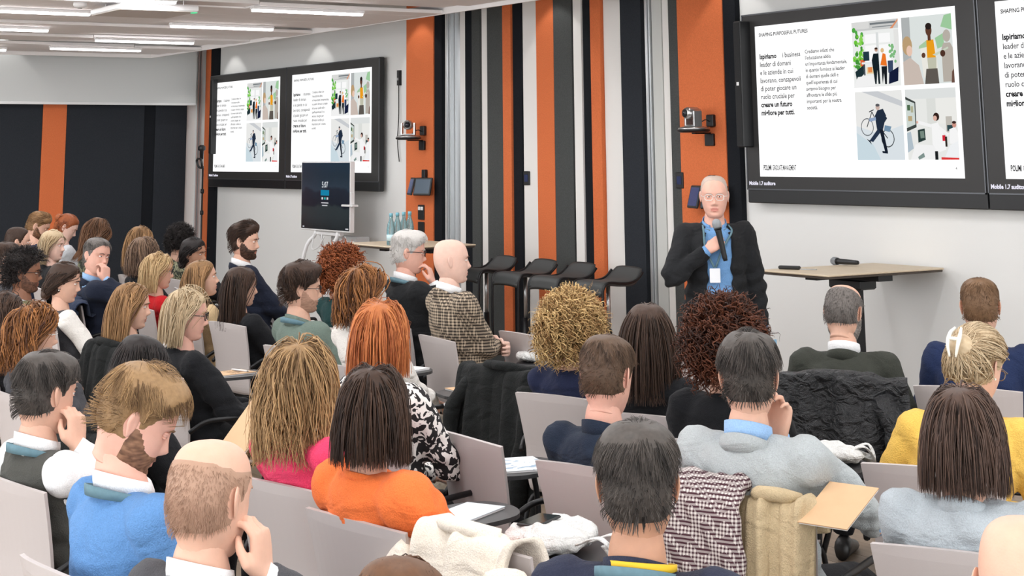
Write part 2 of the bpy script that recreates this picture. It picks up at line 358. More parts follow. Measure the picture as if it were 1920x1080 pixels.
# the four photographs on the slide, as flat print
def P_rect(b, x0, y0, x1, y1, i, off): b.add([sp(x0, y1, off), sp(x1, y1, off), sp(x1, y0, off), sp(x0, y0, off)], [(0, 1, 2, 3)], i)
class Photo:
    def __init__(s, u0, v0, u1, v1): s.u0, s.v0, s.u1, s.v1 = u0, v0, u1, v1; s.b = MB(); s.m = []; s.k = 0
    def c(s, rgb):
        key = 'photo_%d_%d_%d' % rgb; m = emis(key, srgb(*rgb), 1.05)
        if m not in s.m: s.m.append(m)
        return s.m.index(m)
    def poly(s, pts, rgb):
        s.k += 1; off = .003+.00008*s.k
        V = [sp(s.u0+(s.u1-s.u0)*min(1, max(0, x)), s.v0+(s.v1-s.v0)*min(1, max(0, y)), off) for x, y in pts]
        s.b.add(V, [tuple(range(len(V)))], s.c(rgb)); return s
    def rect(s, x0, y0, x1, y1, rgb): return s.poly([(x0, y1), (x1, y1), (x1, y0), (x0, y0)], rgb)
    def disc(s, x, y, r, rgb, ry=None, n=18):
        ry = ry or r*(s.u1-s.u0)*SW/((s.v1-s.v0)*SH); return s.poly([(x+r*math.cos(2*math.pi*k/n), y+ry*math.sin(2*math.pi*k/n)) for k in range(n)], rgb)
    def line(s, pts, w, rgb):
        asp = (s.u1-s.u0)*SW/((s.v1-s.v0)*SH)
        for (xa, ya), (xb, yb) in zip(pts[:-1], pts[1:]):
            dx, dy = xb-xa, (yb-ya)/asp; L = math.hypot(dx, dy)+1e-9; nx, ny = -dy/L*w/2, dx/L*w/2*asp
            s.poly([(xa+nx, ya+ny), (xb+nx, yb+ny), (xb-nx, yb-ny), (xa-nx, ya-ny)], rgb)
        return s
    def ring(s, x, y, r, w, rgb, n=20):
        asp = (s.u1-s.u0)*SW/((s.v1-s.v0)*SH); return s.line([(x+r*math.cos(2*math.pi*k/n), y+r*asp*math.sin(2*math.pi*k/n)) for k in range(n+1)], w, rgb)
PH = []
# office with plants
q = Photo(.518, .04, .742, .448); q.rect(0, 0, 1, 1, (240, 242, 240)); q.rect(0, 0, 1, .14, (205, 206, 205)).rect(.0, 0, .38, .11, (222, 222, 220)).rect(.4, .03, .95, .06, (120, 126, 130)).rect(.45, .09, .9, .105, (140, 145, 148)).poly([(.82, .14), (1, 0), (1, .03), (.88, .14)], (225, 150, 110))
for x0 in (.28, .58): q.rect(x0, .2, x0+.24, .34, (255, 255, 255)).rect(x0, .37, x0+.24, .62, (255, 255, 255))
q.rect(.52, .18, .57, .7, (222, 226, 226)); q.rect(.9, .16, 1, .8, (232, 232, 230))
rr = random.Random(5)
for k in range(44): q.disc(.02+.22*rr.random(), .12+.58*rr.random(), .018+.028*rr.random(), rr.choice([(110, 200, 60), (80, 170, 70), (140, 215, 90), (70, 150, 60)]), n=8)
for k in range(14): q.disc(.8+.12*rr.random(), .35+.3*rr.random(), .015+.02*rr.random(), (130, 190, 130), n=8)
q.rect(.17, .58, .27, .68, (225, 105, 60)).rect(.24, .46, .37, .6, (35, 60, 70)).rect(.2, .62, .52, .65, (235, 238, 240)).rect(.24, .65, .27, .82, (60, 70, 80)).rect(.3, .7, .46, .8, (235, 215, 170)).rect(.33, .7, .42, .78, (230, 140, 80))
q.poly([(.05, .76), (.24, .66), (.24, .8), (.08, .9)], (30, 50, 55)); q.poly([(.03, .95), (.1, .84), (.5, .82), (.46, 1), (.03, 1)], (246, 246, 246))
q.poly([(.42, .6), (.46, .5), (.57, .5), (.58, .96), (.54, .96), (.53, .75), (.5, .96), (.47, .96)], (22, 34, 40)).disc(.525, .44, .035, (200, 160, 140)).disc(.525, .425, .034, (60, 42, 34), ry=.016)
q.poly([(.6, .68), (.66, .5), (.72, .52), (.74, .7)], (240, 120, 40)).poly([(.62, .7), (.74, .7), (.72, .97), (.68, .97), (.67, .8), (.63, .97)], (25, 30, 36)).disc(.655, .46, .036, (225, 190, 140))
q.poly([(.76, .62), (.87, .62), (.86, .82), (.76, .8)], (60, 75, 105)).poly([(.78, .8), (.98, .72), (.96, .93), (.76, .97)], (22, 30, 60)); q.rect(.0, .99, 1, 1, (240, 240, 240)); PH.append(q)
# presenter with tablet
q = Photo(.757, .04, .982, .448); q.rect(0, 0, 1, 1, (224, 230, 228)).rect(0, 0, .17, .95, (178, 182, 182)); q.rect(.8, .5, 1, .94, (240, 240, 238))
q.poly([(.86, .02), (1, .0), (1, .24), (.78, .18)], (160, 205, 160)); q.poly([(.66, .34), (.82, .28), (.84, .46), (.7, .5)], (160, 205, 160))
q.poly([(.78, .5), (.82, .42), (.95, .42), (1, .5), (1, .98), (.78, .98)], (186, 178, 168)).disc(.89, .32, .075, (186, 178, 168), ry=.09)
q.poly([(.36, .46), (.5, .36), (.66, .38), (.7, .9), (.6, .92), (.4, .9)], (238, 236, 228)).poly([(.34, .44), (.5, .36), (.5, .46), (.33, .48)], (170, 205, 165))
q.poly([(.49, .36), (.63, .36), (.66, .62), (.49, .62)], (238, 160, 30)).poly([(.49, .62), (.67, .62), (.66, .78), (.5, .78)], (196, 196, 176)).poly([(.46, .78), (.68, .78), (.7, 1), (.42, 1)], (96, 90, 84))
q.disc(.545, .22, .062, (96, 62, 48), ry=.085).disc(.545, .16, .062, (40, 32, 30), ry=.05).rect(.52, .29, .58, .37, (96, 62, 48)); q.poly([(.6, .58), (.9, .48), (.92, .5), (.66, .6)], (205, 215, 196)).disc(.42, .58, .04, (96, 62, 48)).disc(.8, .57, .05, (80, 52, 42))
q.disc(.1, .42, .1, (190, 160, 120), ry=.14).disc(.14, .5, .06, (235, 200, 180), ry=.08).poly([(0, .66), (.15, .6), (.32, .72), (.4, 1), (0, 1)], (205, 190, 180)).poly([(.94, 1), (.96, .84), (1, .8), (1, 1)], (110, 82, 72)); PH.append(q)
# man carrying a bicycle
q = Photo(.518, .475, .742, .893); q.rect(0, 0, 1, 1, (238, 238, 236)).poly([(0, .5), (.5, .62), (1, .5), (1, 1), (0, 1)], (222, 230, 235)).poly([(.15, 0), (.5, 0), (1, .16), (1, .24)], (205, 208, 212)).poly([(0, .6), (.35, .78), (.5, 1), (0, 1)], (205, 222, 230))
q.ring(.24, .52, .13, .014, (95, 100, 105)).ring(.67, .69, .13, .016, (60, 66, 70)).line([(.24, .52), (.36, .3), (.5, .52), (.67, .69)], .016, (50, 56, 60)).line([(.3, .3), (.4, .27)], .016, (40, 44, 50)).poly([(.62, .5), (.76, .52), (.72, .6), (.6, .58)], (120, 150, 175))
q.poly([(.42, .36), (.48, .28), (.6, .26), (.66, .36), (.58, .56), (.46, .6)], (36, 48, 66)).poly([(.58, .3), (.68, .4), (.6, .48)], (36, 48, 66)).poly([(.46, .56), (.55, .58), (.36, .74), (.28, .72)], (40, 54, 76)).poly([(.5, .56), (.58, .56), (.66, .88), (.6, .88)], (24, 32, 46)).line([(.44, .4), (.3, .42)], .05, (150, 170, 200))
q.poly([(.22, .69), (.3, .72), (.33, .78)], (20, 30, 45)).poly([(.54, .87), (.66, .88), (.66, .91), (.55, .9)], (20, 30, 45)).disc(.49, .235, .045, (205, 180, 170)).disc(.49, .205, .045, (90, 90, 95), ry=.022); PH.append(q)
# laboratory office
q = Photo(.757, .475, .982, .893); q.rect(0, 0, 1, 1, (236, 237, 234)).rect(.0, .0, 1, .14, (226, 229, 228)).rect(.42, .14, .6, .55, (224, 226, 222)).rect(.6, .14, 1, .5, (240, 240, 236)).rect(.78, .4, .9, .62, (196, 192, 184)).rect(.8, .52, .91, .6, (50, 75, 80))
q.poly([(0, .1), (.2, .18), (.2, .54), (0, .6)], (66, 72, 70)).poly([(.0, .14), (.18, .2), (.18, .5), (.0, .55)], (210, 220, 215)); q.rect(.03, .22, .09, .3, (80, 110, 80)).rect(.1, .24, .15, .33, (180, 180, 150)).rect(.04, .38, .12, .45, (190, 170, 130))
q.poly([(0, .62), (.08, .6), (.12, .84), (.0, .9)], (180, 195, 205)).poly([(.22, .58), (.36, .56), (.37, .72), (.22, .76)], (44, 62, 60)).poly([(.26, .6), (.34, .59), (.35, .69), (.27, .7)], (120, 140, 130)).poly([(.05, 1), (.16, .78), (.56, .8), (.6, 1)], (246, 246, 246))
q.poly([(.5, .5), (.62, .48), (.72, .62), (.76, .86), (.6, .9), (.5, .78)], (250, 250, 250)).line([(.5, .53), (.24, .47)], .05, (248, 248, 248)).line([(.64, .55), (.82, .66)], .05, (248, 248, 248)).disc(.6, .4, .06, (52, 34, 30)).disc(.575, .42, .038, (225, 180, 165)).disc(.22, .47, .02, (230, 180, 165))
q.poly([(.84, .58), (.95, .55), (1, .62), (1, .78), (.84, .78)], (250, 250, 250)).disc(.94, .52, .04, (210, 150, 135)).disc(.94, .485, .04, (60, 40, 36), ry=.02).rect(.7, .66, .76, .74, (215, 45, 60)).rect(.75, .68, .79, .82, (50, 46, 40)).poly([(.72, .98), (.84, .8), (1, .74), (1, .98)], (244, 246, 248)).poly([(.66, .965), (1, .975), (1, 1), (.66, 1)], (225, 60, 60)).rect(.54, .88, .6, 1, (30, 34, 36)).poly([(.2, .96), (.32, .9), (.34, .96), (.22, 1)], (130, 150, 145)); PH.append(q)

TVW, TVH, TVB = 2.195, 1.248, .0915
M_scr = mat('screen_dark', srgb(44, 43, 43), .4, spec=.3, emit=srgb(60, 59, 58), estr=.22)
def wall_display(x0, label):
    o = empty('wall_display', (x0+TVW/2, WALL_Y, 1.47), 0, label, 'display', 'large wall displays')
    hw = TVW/2; z0, z1 = TVB, TVB+TVH; yb = -.012
    b = MB(); b.box(-hw+.12, hw-.12, -.045, 0, .15, z1-.15); b.build('wall_mount', M_blkm, o)
    MB().box(-hw+.004, hw-.004, -.10, -.045, .0, z1, bev=.006).build('casing', M_blk, o)
    MB().box(-hw+.012, hw-.012, -.104, -.0995, z0+.008, z1-.01).build('screen', M_scr, o)
    fr = MB()
    for a in ((-hw+.004, hw-.004, z0, z0+.009), (-hw+.004, -hw+.013, z0, z1), (hw-.013, hw-.004, z0, z1), (-hw+.004, hw-.004, z1-.01, z1)): fr.box(a[0], a[1], -.107, -.100, a[2], a[3])
    fr.build('bezel', mat('bezel_metal', srgb(96, 98, 102), .35, metal=.6), o)
    sl = MB(); P_rect(sl, 0, 0, 1, 1, 0, .002)
    so = sl.build('slide', slide_mats[0], o); so.location = (-hw+.1476, -.104, z0+1.155)
    if not wall_display.data:
        [wall_display.data.append(('slide_text', t.build('slide_text', slide_mats, so).data)) for t in slide_text]
        for q in PH: wall_display.data.append(('slide_photo', q.b.build('slide_photo', q.m, so).data))
    else:
        for k, d in wall_display.data:
            t = bpy.data.objects.new(k, d); COL.objects.link(t); t.parent = so
    V, Fc = text_mesh('Mobile 1.7 auditore', .036, .0012); nm = mesh('caption', np.stack([V[:, 0]-hw+.028, np.full(len(V), -.1065), V[:, 1]+z0+.035], 1), Fc, emis('caption_white', (.9, .88, 1), 1.1), o)
    return o
wall_display.data = []
for k, (x0, lb) in enumerate(((XO-9.9527, 'far left wall display with the slide, next to the corner speaker'), (XO-9.9527+2.201, 'wall display with the slide, partly behind the standing touch screen'),
                              (XO, 'large wall display with the slide, right of the standing speaker'), (XO+2.201, 'wall display cut off by the right picture edge'))):
    wall_display(x0, lb)

# ------------------------------------------------------------------ things on the front wall
def column_speaker(xc, label, z0=1.86, z1=2.76, out=.12, w=.075):
    o = empty('column_speaker', (xc, WALL_Y-.05, z0), 0, label, 'loudspeaker', 'slim column loudspeakers'); h = z1-z0
    MB().box(-w/2, w/2, -out-.1, -out, 0, h, bev=.008).build('cabinet', M_blk, o)
    MB().box(-w/2+.006, w/2-.006, -out-.104, -out-.099, .012, h-.012).build('grille', mat('speaker_mesh', srgb(20, 21, 23), .7, bump=.4, bscale=600), o)
    for z in (.2, h-.2): MB().box(-.02, .02, -out, 0, z-.02, z+.02).build('bracket', M_blkm, o)
    MB().box(-.012, .012, -out-.107, -out-.103, h*.5-.012, h*.5+.012).build('badge', M_wht, o)
    return o
px = at_wy(1394, 150, WALL_Y-.15)[0]
column_speaker(px, 'tall slim black column loudspeaker beside the large right display', out=.05)
px = at_wy(405, 220, WALL_Y-.10)[0]
column_speaker(px, 'tall slim black column loudspeaker beside the far left display', out=.02)
def ptz(xc, zc, label, turn):
    o = empty('conference_camera', (xc, WALL_Y-.055, zc), 0, label, 'camera', 'pan tilt cameras on wall brackets')
    b = MB(); b.box(-.045, .055, -.02, 0, -.12, -.03, bev=.004); b.box(-.02, .02, -.16, -.01, -.032, -.022); b.build('wall_bracket', M_blkm, o)
    MB().box(-.01, .07, -.03, 0, .02, .11, bev=.006).build('power_socket', M_blk, o)
    b = MB(); b.lathe([(.09, -.022), (.115, -.016), (.125, -.005), (.12, 0)], (0, -.16, 0), 24); b.build('mount_plate', M_blkm, o, True)
    b = MB(); b.lathe([(.118, 0), (.112, .014), (.075, .022), (.06, .03)], (0, -.16, 0), 24); b.build('base', M_steel, o, True)
    c, s = math.cos(turn), math.sin(turn)
    def rot(V): V = np.asarray(V, float); return np.stack([V[:, 0]*c-V[:, 1]*s, V[:, 0]*s+V[:, 1]*c-.16, V[:, 2]], 1)
    y = MB()
    for sx in (-1, 1):
        t = MB().box(sx*.062-.01, sx*.062+.01, -.035, .035, .02, .14, bev=.006); y.add(rot(t.V[0]), t.F)
    t = MB().box(-.062, .062, -.03, .03, .02, .035); y.add(rot(t.V[0]), t.F); y.build('yoke', M_steel, o)
    P = [(0, .055, .12), (0, .03, .12), (0, -.04, .12), (0, -.065, .12)]
    V, Fc = tube(P, [.035, .046, .046, .038], 18); hd = mesh('camera_head', rot(V), Fc, M_steel, o, smooth=True)
    V, Fc = tube([(0, -.06, .12), (0, -.078, .12)], [.03, .028], 16); mesh('lens_barrel', rot(V), Fc, M_blk, o, smooth=True)
    V, Fc = tube([(0, -.077, .12), (0, -.080, .12)], [.018, .014], 14); mesh('lens', rot(V), Fc, mat('lens_glass', (.01, .01, .02), .05), o, smooth=True)
    V, Fc = tube(smooth_path([(.03, -.03, .06), (.05, -.09, .07), (.02, -.14, .03)]), .004, 6); mesh('cable', V, Fc, M_blk, o, smooth=True)
px = at_wy(1303, 243, WALL_Y-.2); ptz(px[0], px[2], 'silver conference camera on a bracket above the standing speaker', -.15)
px = at_wy(768, 258, WALL_Y-.2); ptz(px[0], px[2], 'silver conference camera on a bracket beside the far displays', .9)
def tablets(xc, zc, label, n=2):
    o = empty('control_tablet', (xc, WALL_Y-.055, zc), 0, label, 'tablet', 'wall mounted control tablets')
    MB().box(-.03, .035, -.03, 0, .06, .16, bev=.005).build('wall_plug', M_blk, o)
    MB().box(-.015, .015, -.07, -.0, -.03, .03).build('arm', M_blkm, o)
    for k, sx in enumerate((-1, 1)[:n]):
        g = MB().box(-.105, .105, -.018, 0, -.085, .085, bev=.006); V = np.array(g.V[0]); a = R(20*sx); t = R(14)
        def tr(V):
            V = np.array(V, float); y, z = V[:, 1]*math.cos(t)-V[:, 2]*math.sin(t)*-1, V[:, 2]*math.cos(t)-V[:, 1]*math.sin(t); x = V[:, 0]
            return np.stack([x*math.cos(a)-y*math.sin(a)+sx*.108, x*math.sin(a)+y*math.cos(a)-.085, z], 1)
        c = mesh('tablet_case', tr(V), g.F, M_blk, o)
        sc = MB().box(-.09, .09, -.0195, -.018, -.068, .068); mesh('tablet_screen', tr(sc.V[0]), sc.F, mat('tablet_glow_%d' % k, srgb(28, 40, 62), .2, emit=(srgb(44, 62, 110), srgb(86, 98, 104))[k], estr=.8), c)
px = at_wy(787, 350, WALL_Y-.12); tablets(px[0], px[2], 'pair of glowing control tablets on the far orange panel')
px = at_wy(1326, 370, WALL_Y-.12); tablets(px[0], px[2], 'pair of control tablets half hidden behind the standing speaker')
def wall_switch(px, py, label, cat, m=M_blk, w=.085, h=.085, wy=WALL_Y-.05, grp=None):
    p = at_wy(px, py, wy); o = empty('wall_switch' if cat == 'switch' else 'wall_socket', (p[0], wy, p[2]), 0, label, cat, grp)
    MB().box(-w/2, w/2, -.014, 0, -h/2, h/2, bev=.004).build('cover_plate', m, o)
    return o
for pxx, pyy, lb in ((989, 334, 'small black wall thermostat on the pale strip behind the bar stools'), (1276, 338, 'small black wall thermostat left of the control tablets')):
    o = wall_switch(pxx, pyy, lb, 'switch', w=.09, h=.12, wy=WALL_Y-(.02 if pxx < 1000 else .05)); MB().box(-.025, .025, -.0165, -.013, -.03, .03).build('touch_face', mat('thermo_face', srgb(40, 46, 66), .2, emit=srgb(60, 70, 120), estr=.3), o)
o = wall_switch(791, 398, 'upper black double switch with white rockers on the orange panel', 'switch', w=.11, h=.14)
for sx in (-1, 1): MB().box(sx*.026-.02, sx*.026+.02, -.018, -.013, .02, .052, bev=.002).build('rocker', M_wht, o)
o = wall_switch(791, 427, 'lower plain black socket plate on the orange panel', 'socket', w=.11, h=.11); MB().lathe([(.03, 0), (.03, .003)], (0, 0, 0), 16).build('socket_face', M_blkm, o).rotation_euler = (R(90), 0, 0)
o = wall_switch(1675, 693, 'white wall socket low on the right wall by the leaning men', 'socket', M_wht, .085, .085, WALL_Y); MB().lathe([(.028, 0), (.028, .003)], (0, 0, 0), 16).build('socket_face', mat('off_white', srgb(215, 214, 210), .5), o).rotation_euler = (R(90), 0, 0)
# cable outlet and bracket parts beside the displays
def display_clip(px, py, h, label):
    p = at_wy(px, py, WALL_Y); o = empty('cable_bracket', (p[0], WALL_Y, p[2]), 0, label, 'bracket', 'perforated cable brackets beside the displays')
    b = MB(); b.box(-.022, .022, -.03, 0, -h/2, h/2); b.build('rail', M_blkm, o)
    b = MB(); [b.box(-.01, .01, -.034, -.03, -h/2+.05+k*.07, -h/2+.075+k*.07) for k in range(int(h/.07)-1)]; b.build('slot', M_steel, o)
    b = MB(); b.tube(smooth_path([(0, -.02, -h/2), (.01, -.025, -h/2-.3), (-.02, -.02, -h/2-.55), (.015, -.02, -h/2-.75)]), .005, 6); b.build('cable', M_blk, o, True)
display_clip(1404.5, 85, .19, 'black perforated bracket with cable left of the large right display')
display_clip(751, 146, .15, 'black perforated bracket with cable right of the far displays')

# ------------------------------------------------------------------ people: head, hands, hair, clothes
def head_mesh():
    K = np.array([  # front y, front z, back y, back z, half width
        (.004, .118, -.014, .118, .010), (.036, .1125, -.052, .1125, .038), (.062, .099, -.077, .100, .0575), (.080, .079, -.092, .080, .0690), (.0895, .054, -.0985, .053, .0750),
        (.0935, .032, -.100, .027, .0770), (.0905, .016, -.099, .006, .0765), (.0885, .002, -.096, -.013, .0755), (.0885, -.016, -.091, -.029, .0735), (.089, -.034, -.085, -.043, .0712),
        (.0895, -.050, -.079, -.055, .0685), (.0885, -.065, -.073, -.066, .0650), (.0855, -.080, -.068, -.076, .0605), (.0845, -.096, -.065, -.084, .0545), (.078, -.110, -.063, -.091, .0490),
        (.064, -.1175, -.061, -.098, .0455), (.045, -.1175, -.059, -.106, .0450), (.027, -.116, -.058, -.114, .0470), (.010, -.119, -.052, -.118, .0440), (.000, -.122, -.045, -.122, .0300)])
    t = np.linspace(0, len(K)-1, 58); Q = smooth_path(K, 8); Q = np.stack([np.interp(t, np.linspace(0, len(K)-1, len(Q)), Q[:, c]) for c in range(5)], 1)
    m = 60; s = (np.arange(m)/m*2-1); th = math.pi*np.sign(s)*np.abs(s)**1.45
    V = []
    for yf, zf, yb, zb, hw in Q:
        c = np.array([0, (yf+yb)/2, (zf+zb)/2]); A = np.array([0, (yf-yb)/2, (zf-zb)/2])
        cs, sn = np.cos(th), np.sin(th)
        al = np.sign(cs)*np.abs(cs)**.92; wd = np.sign(sn)*np.abs(sn)**.88
        V.append(c+al[:, None]*A+wd[:, None]*np.array([hw, 0, 0]))
    V = np.array(V).reshape(-1, 3); x, y, z = V.T.copy(); ax = np.abs(x); fr = np.clip(y/.03, 0, 1)
    g = lambda u, w: np.exp(-(u/w)**2)
    A = np.interp(z, [-.049, -.044, -.037, -.029, -.012, .008, .024], [0, .004, .018, .024, .014, .005, 0]); W = np.interp(z, [-.045, -.03, 0, .02], [.0165, .0135, .0085, .010])
    dy = A*np.exp(-(x/W)**2)
    dy += .0045*g(ax-.013, .006)*g(z+.037, .007)                       # nostrils
    dy -= .011*g(ax-.031, .015)*g(z-.008, .011)                        # sockets
    dy += .0035*g(ax-.028, .022)*g(z-.027, .008)                       # brow
    dy += .0055*g(x, .021)*g(z+.0605, .0055)+.006*g(x, .019)*g(z+.0735, .0058)-.0035*g(x, .024)*g(z+.067, .0028)
    dy += .005*g(x, .018)*g(z+.100, .012)-.003*g(x, .02)*g(z+.085, .006)
    dy += .004*g(ax-.045, .018)*g(z+.018, .02)
    V[:, 1] += dy*fr
    Fc = []
    k = len(Q)
    for a in range(k-1):
        for b in range(m): Fc.append((a*m+b, a*m+m+b, a*m+m+(b+1) % m, a*m+(b+1) % m))
    Fc.append(tuple(range(m))); Fc.append(tuple(range((k-1)*m+m-1, (k-1)*m-1, -1)))
    return V, Fc
HV, HF = head_mesh(); HN = vnormals(HV, HF[:-2]); HN *= np.sign((HN*HV).sum()); HFA = np.array([f for f in HF[:-2]])
HFC = HV[HFA].mean(1)
def hairline(p, rec=0.):
    """height of the hairline at a head point; rec lifts it over forehead and temples"""
    y = p[:, 1]
    return np.interp(y, [-.10, -.05, -.012, .006, .02, .045, .075, .1], [-.082, -.078, -.050, -.012, .004, .045+rec*.5, .070+rec, .074+rec])
def ell(c, r, n=10, m=12, i=0):
    V = []; Fc = []
    for a in range(n+1):
        f = math.pi*a/n
        for b in range(m): V.append((c[0]+r[0]*math.sin(f)*math.cos(2*math.pi*b/m), c[1]+r[1]*math.sin(f)*math.sin(2*math.pi*b/m), c[2]+r[2]*math.cos(f)))
    for a in range(n):
        for b in range(m): Fc.append((a*m+b, a*m+m+b, a*m+m+(b+1) % m, a*m+(b+1) % m))
    return np.array(V), Fc
def ear(sx):
    V, Fc = ell((0, 0, 0), (1, 1, 1), 10, 14)
    x, y, z = V.T
    w = np.interp(z, [-1, -.5, 0, .6, 1], [.42, .62, .86, 1.0, .8])
    out = np.where(x > 0, 1., .25)
    rr = np.sqrt(y*y+z*z); dish = np.where((x > 0), -.9*np.exp(-(((y-.15)/.5)**2+(z/.55)**2)), 0)
    X = .0075*x*out+.0075*dish*np.clip(x*2, 0, 1)+.004
    Y = -.019*y*w*-1-.002; Z = .0325*z
    Y = Y-.10*Z
    fl = R(24); xx = X*math.cos(fl)-Y*math.sin(fl); yy = X*math.sin(fl)+Y*math.cos(fl)
    return np.stack([sx*(xx+.0745), yy-.012, Z-.002], 1), Fc if sx > 0 else [f[::-1] for f in Fc]
def hand_mesh(pose):
    curl = dict(relax=(20, 28, 22), grip=(58, 72, 38), flat=(6, 8, 6), soft=(34, 44, 30), point=(14, 20, 14))[pose]
    b = MB(); rings = []
    for y, hw, hh, x0 in ((-.035, .027, .021, 0), (0, .028, .019, 0), (.02, .034, .017, -.001), (.05, .040, .0155, 0), (.08, .041, .0135, .001), (.095, .036, .011, .001)):
        th = np.arange(14)/14*2*math.pi; c, s = np.cos(th), np.sin(th)
        rings.append(np.stack([x0+hw*np.sign(c)*np.abs(c)**.7, np.full(14, y), hh*np.sign(s)*np.abs(s)**.8], 1))
    b.add(*loft(rings))
    for k, (x0, L, sp, yb) in enumerate(((-.030, .070, -6, .086), (-.0105, .078, -1, .092), (.010, .073, 3, .089), (.029, .057, 9, .080))):
        P = [np.array([x0, yb-.03, .0]), np.array([x0, yb, .001])]; a = 0.; segs = (.46*L, .30*L, .24*L)
        for sg, cu in zip(segs, curl):
            a += R(cu*(1+.06*k if pose in ('grip', 'soft') else 1)); d = np.array([math.sin(R(sp))*math.cos(a), math.cos(a)*math.cos(R(sp)), -math.sin(a)]); P.append(P[-1]+d*sg)
        r = (.0092, .0092, .0088, .0080, .0064) if k < 3 else (.008, .008, .0075, .0068, .0055)
        P2 = [P[0]]; R2 = [r[0]]
        for q in range(1, 5): P2 += [(P[q-1]+P[q])/2, P[q]]; R2 += [(r[q-1]+r[q])/2-.0004, r[q]+.0003]
        b.add(*tube(P2, R2, 8)); b.add(*ell(P[-1], (r[-1],)*3, 5, 8))
    tb = {'grip': [(-.018, .01, -.004), (-.042, .036, -.016), (-.034, .066, -.034), (-.014, .082, -.042)], 'soft': [(-.018, .01, -.004), (-.046, .036, -.014), (-.044, .068, -.028), (-.03, .088, -.036)]}.get(pose, [(-.018, .01, -.003), (-.046, .036, -.010), (-.058, .066, -.018), (-.060, .090, -.024)])
    tb = [np.array(p) for p in tb]; b.add(*tube(tb, [.014, .0125, .0102, .0075], 8)); b.add(*ell(tb[-1], (.0075,)*3, 5, 8))
    return remesh(np.concatenate(b.V), b.F, .0048, 2, .5)
HANDS = {p: hand_mesh(p) for p in ('relax', 'grip', 'flat', 'soft')}
def nrm(v): v = np.asarray(v, float); return v/(np.linalg.norm(v)+1e-9)
def rot_head(yaw, pitch, roll):
    """yaw: clockwise from +Y; pitch: downward; roll: towards the right shoulder"""
    a, p, r = R(yaw), R(pitch), R(roll)
    Rz = np.array([[math.cos(a), math.sin(a), 0], [-math.sin(a), math.cos(a), 0], [0, 0, 1]])
    Rx = np.array([[1, 0, 0], [0, math.cos(p), math.sin(p)], [0, -math.sin(p), math.cos(p)]])
    Ry = np.array([[math.cos(r), 0, math.sin(r)], [0, 1, 0], [-math.sin(r), 0, math.cos(r)]])
    return Rz@Rx@Ry

SKIN = {'fair': (224, 186, 170), 'pink': (222, 172, 154), 'light': (216, 172, 150), 'tan': (190, 144, 118), 'brown': (146, 102, 80)}
def skin(k):
    n = 'skin_'+k
    if n in MATS: return MATS[n]
    m = mat(n, srgb(*SKIN[k]), .5, spec=.35, sss=.12, var=.10, vscale=38, bump=.06, bscale=220); return m
def lipm(k): c = SKIN[k]; return mat('lip_'+k, srgb(int(c[0]*.90), int(c[1]*.76), int(c[2]*.76)), .4)
M_eye = mat('eye_white', srgb(236, 232, 228), .25); M_iris = mat('iris', srgb(46, 34, 28), .15)
def hair_mat(dark, light):
    n = 'hair_%d_%d_%d_%d_%d_%d' % (*dark, *light)
    if n in MATS: return MATS[n]
    m, N, l, p = nodes_mat(n); at_ = N.new('ShaderNodeAttribute'); at_.attribute_name = 'tone'
    tc = N.new('ShaderNodeTexCoord'); nz = N.new('ShaderNodeTexNoise'); nz.inputs['Scale'].default_value = 90; l.new(tc.outputs['Object'], nz.inputs['Vector'])
    ad = N.new('ShaderNodeMath'); ad.operation = 'MULTIPLY_ADD'; ad.inputs[1].default_value = .35; ad.use_clamp = True; l.new(nz.outputs['Fac'], ad.inputs[0])
    sb = N.new('ShaderNodeMath'); sb.operation = 'SUBTRACT'; sb.inputs[1].default_value = .17; l.new(at_.outputs['Fac'], sb.inputs[0]); l.new(sb.outputs[0], ad.inputs[2])
    mx = N.new('ShaderNodeMix'); mx.data_type = 'RGBA'; mx.inputs[6].default_value = (*srgb(*dark), 1); mx.inputs[7].default_value = (*srgb(*light), 1)
    l.new(ad.outputs[0], mx.inputs[0]); l.new(mx.outputs[2], p.inputs['Base Color']); p.inputs['Roughness'].default_value = .5; p.inputs['Specular IOR Level'].default_value = .28
    return m

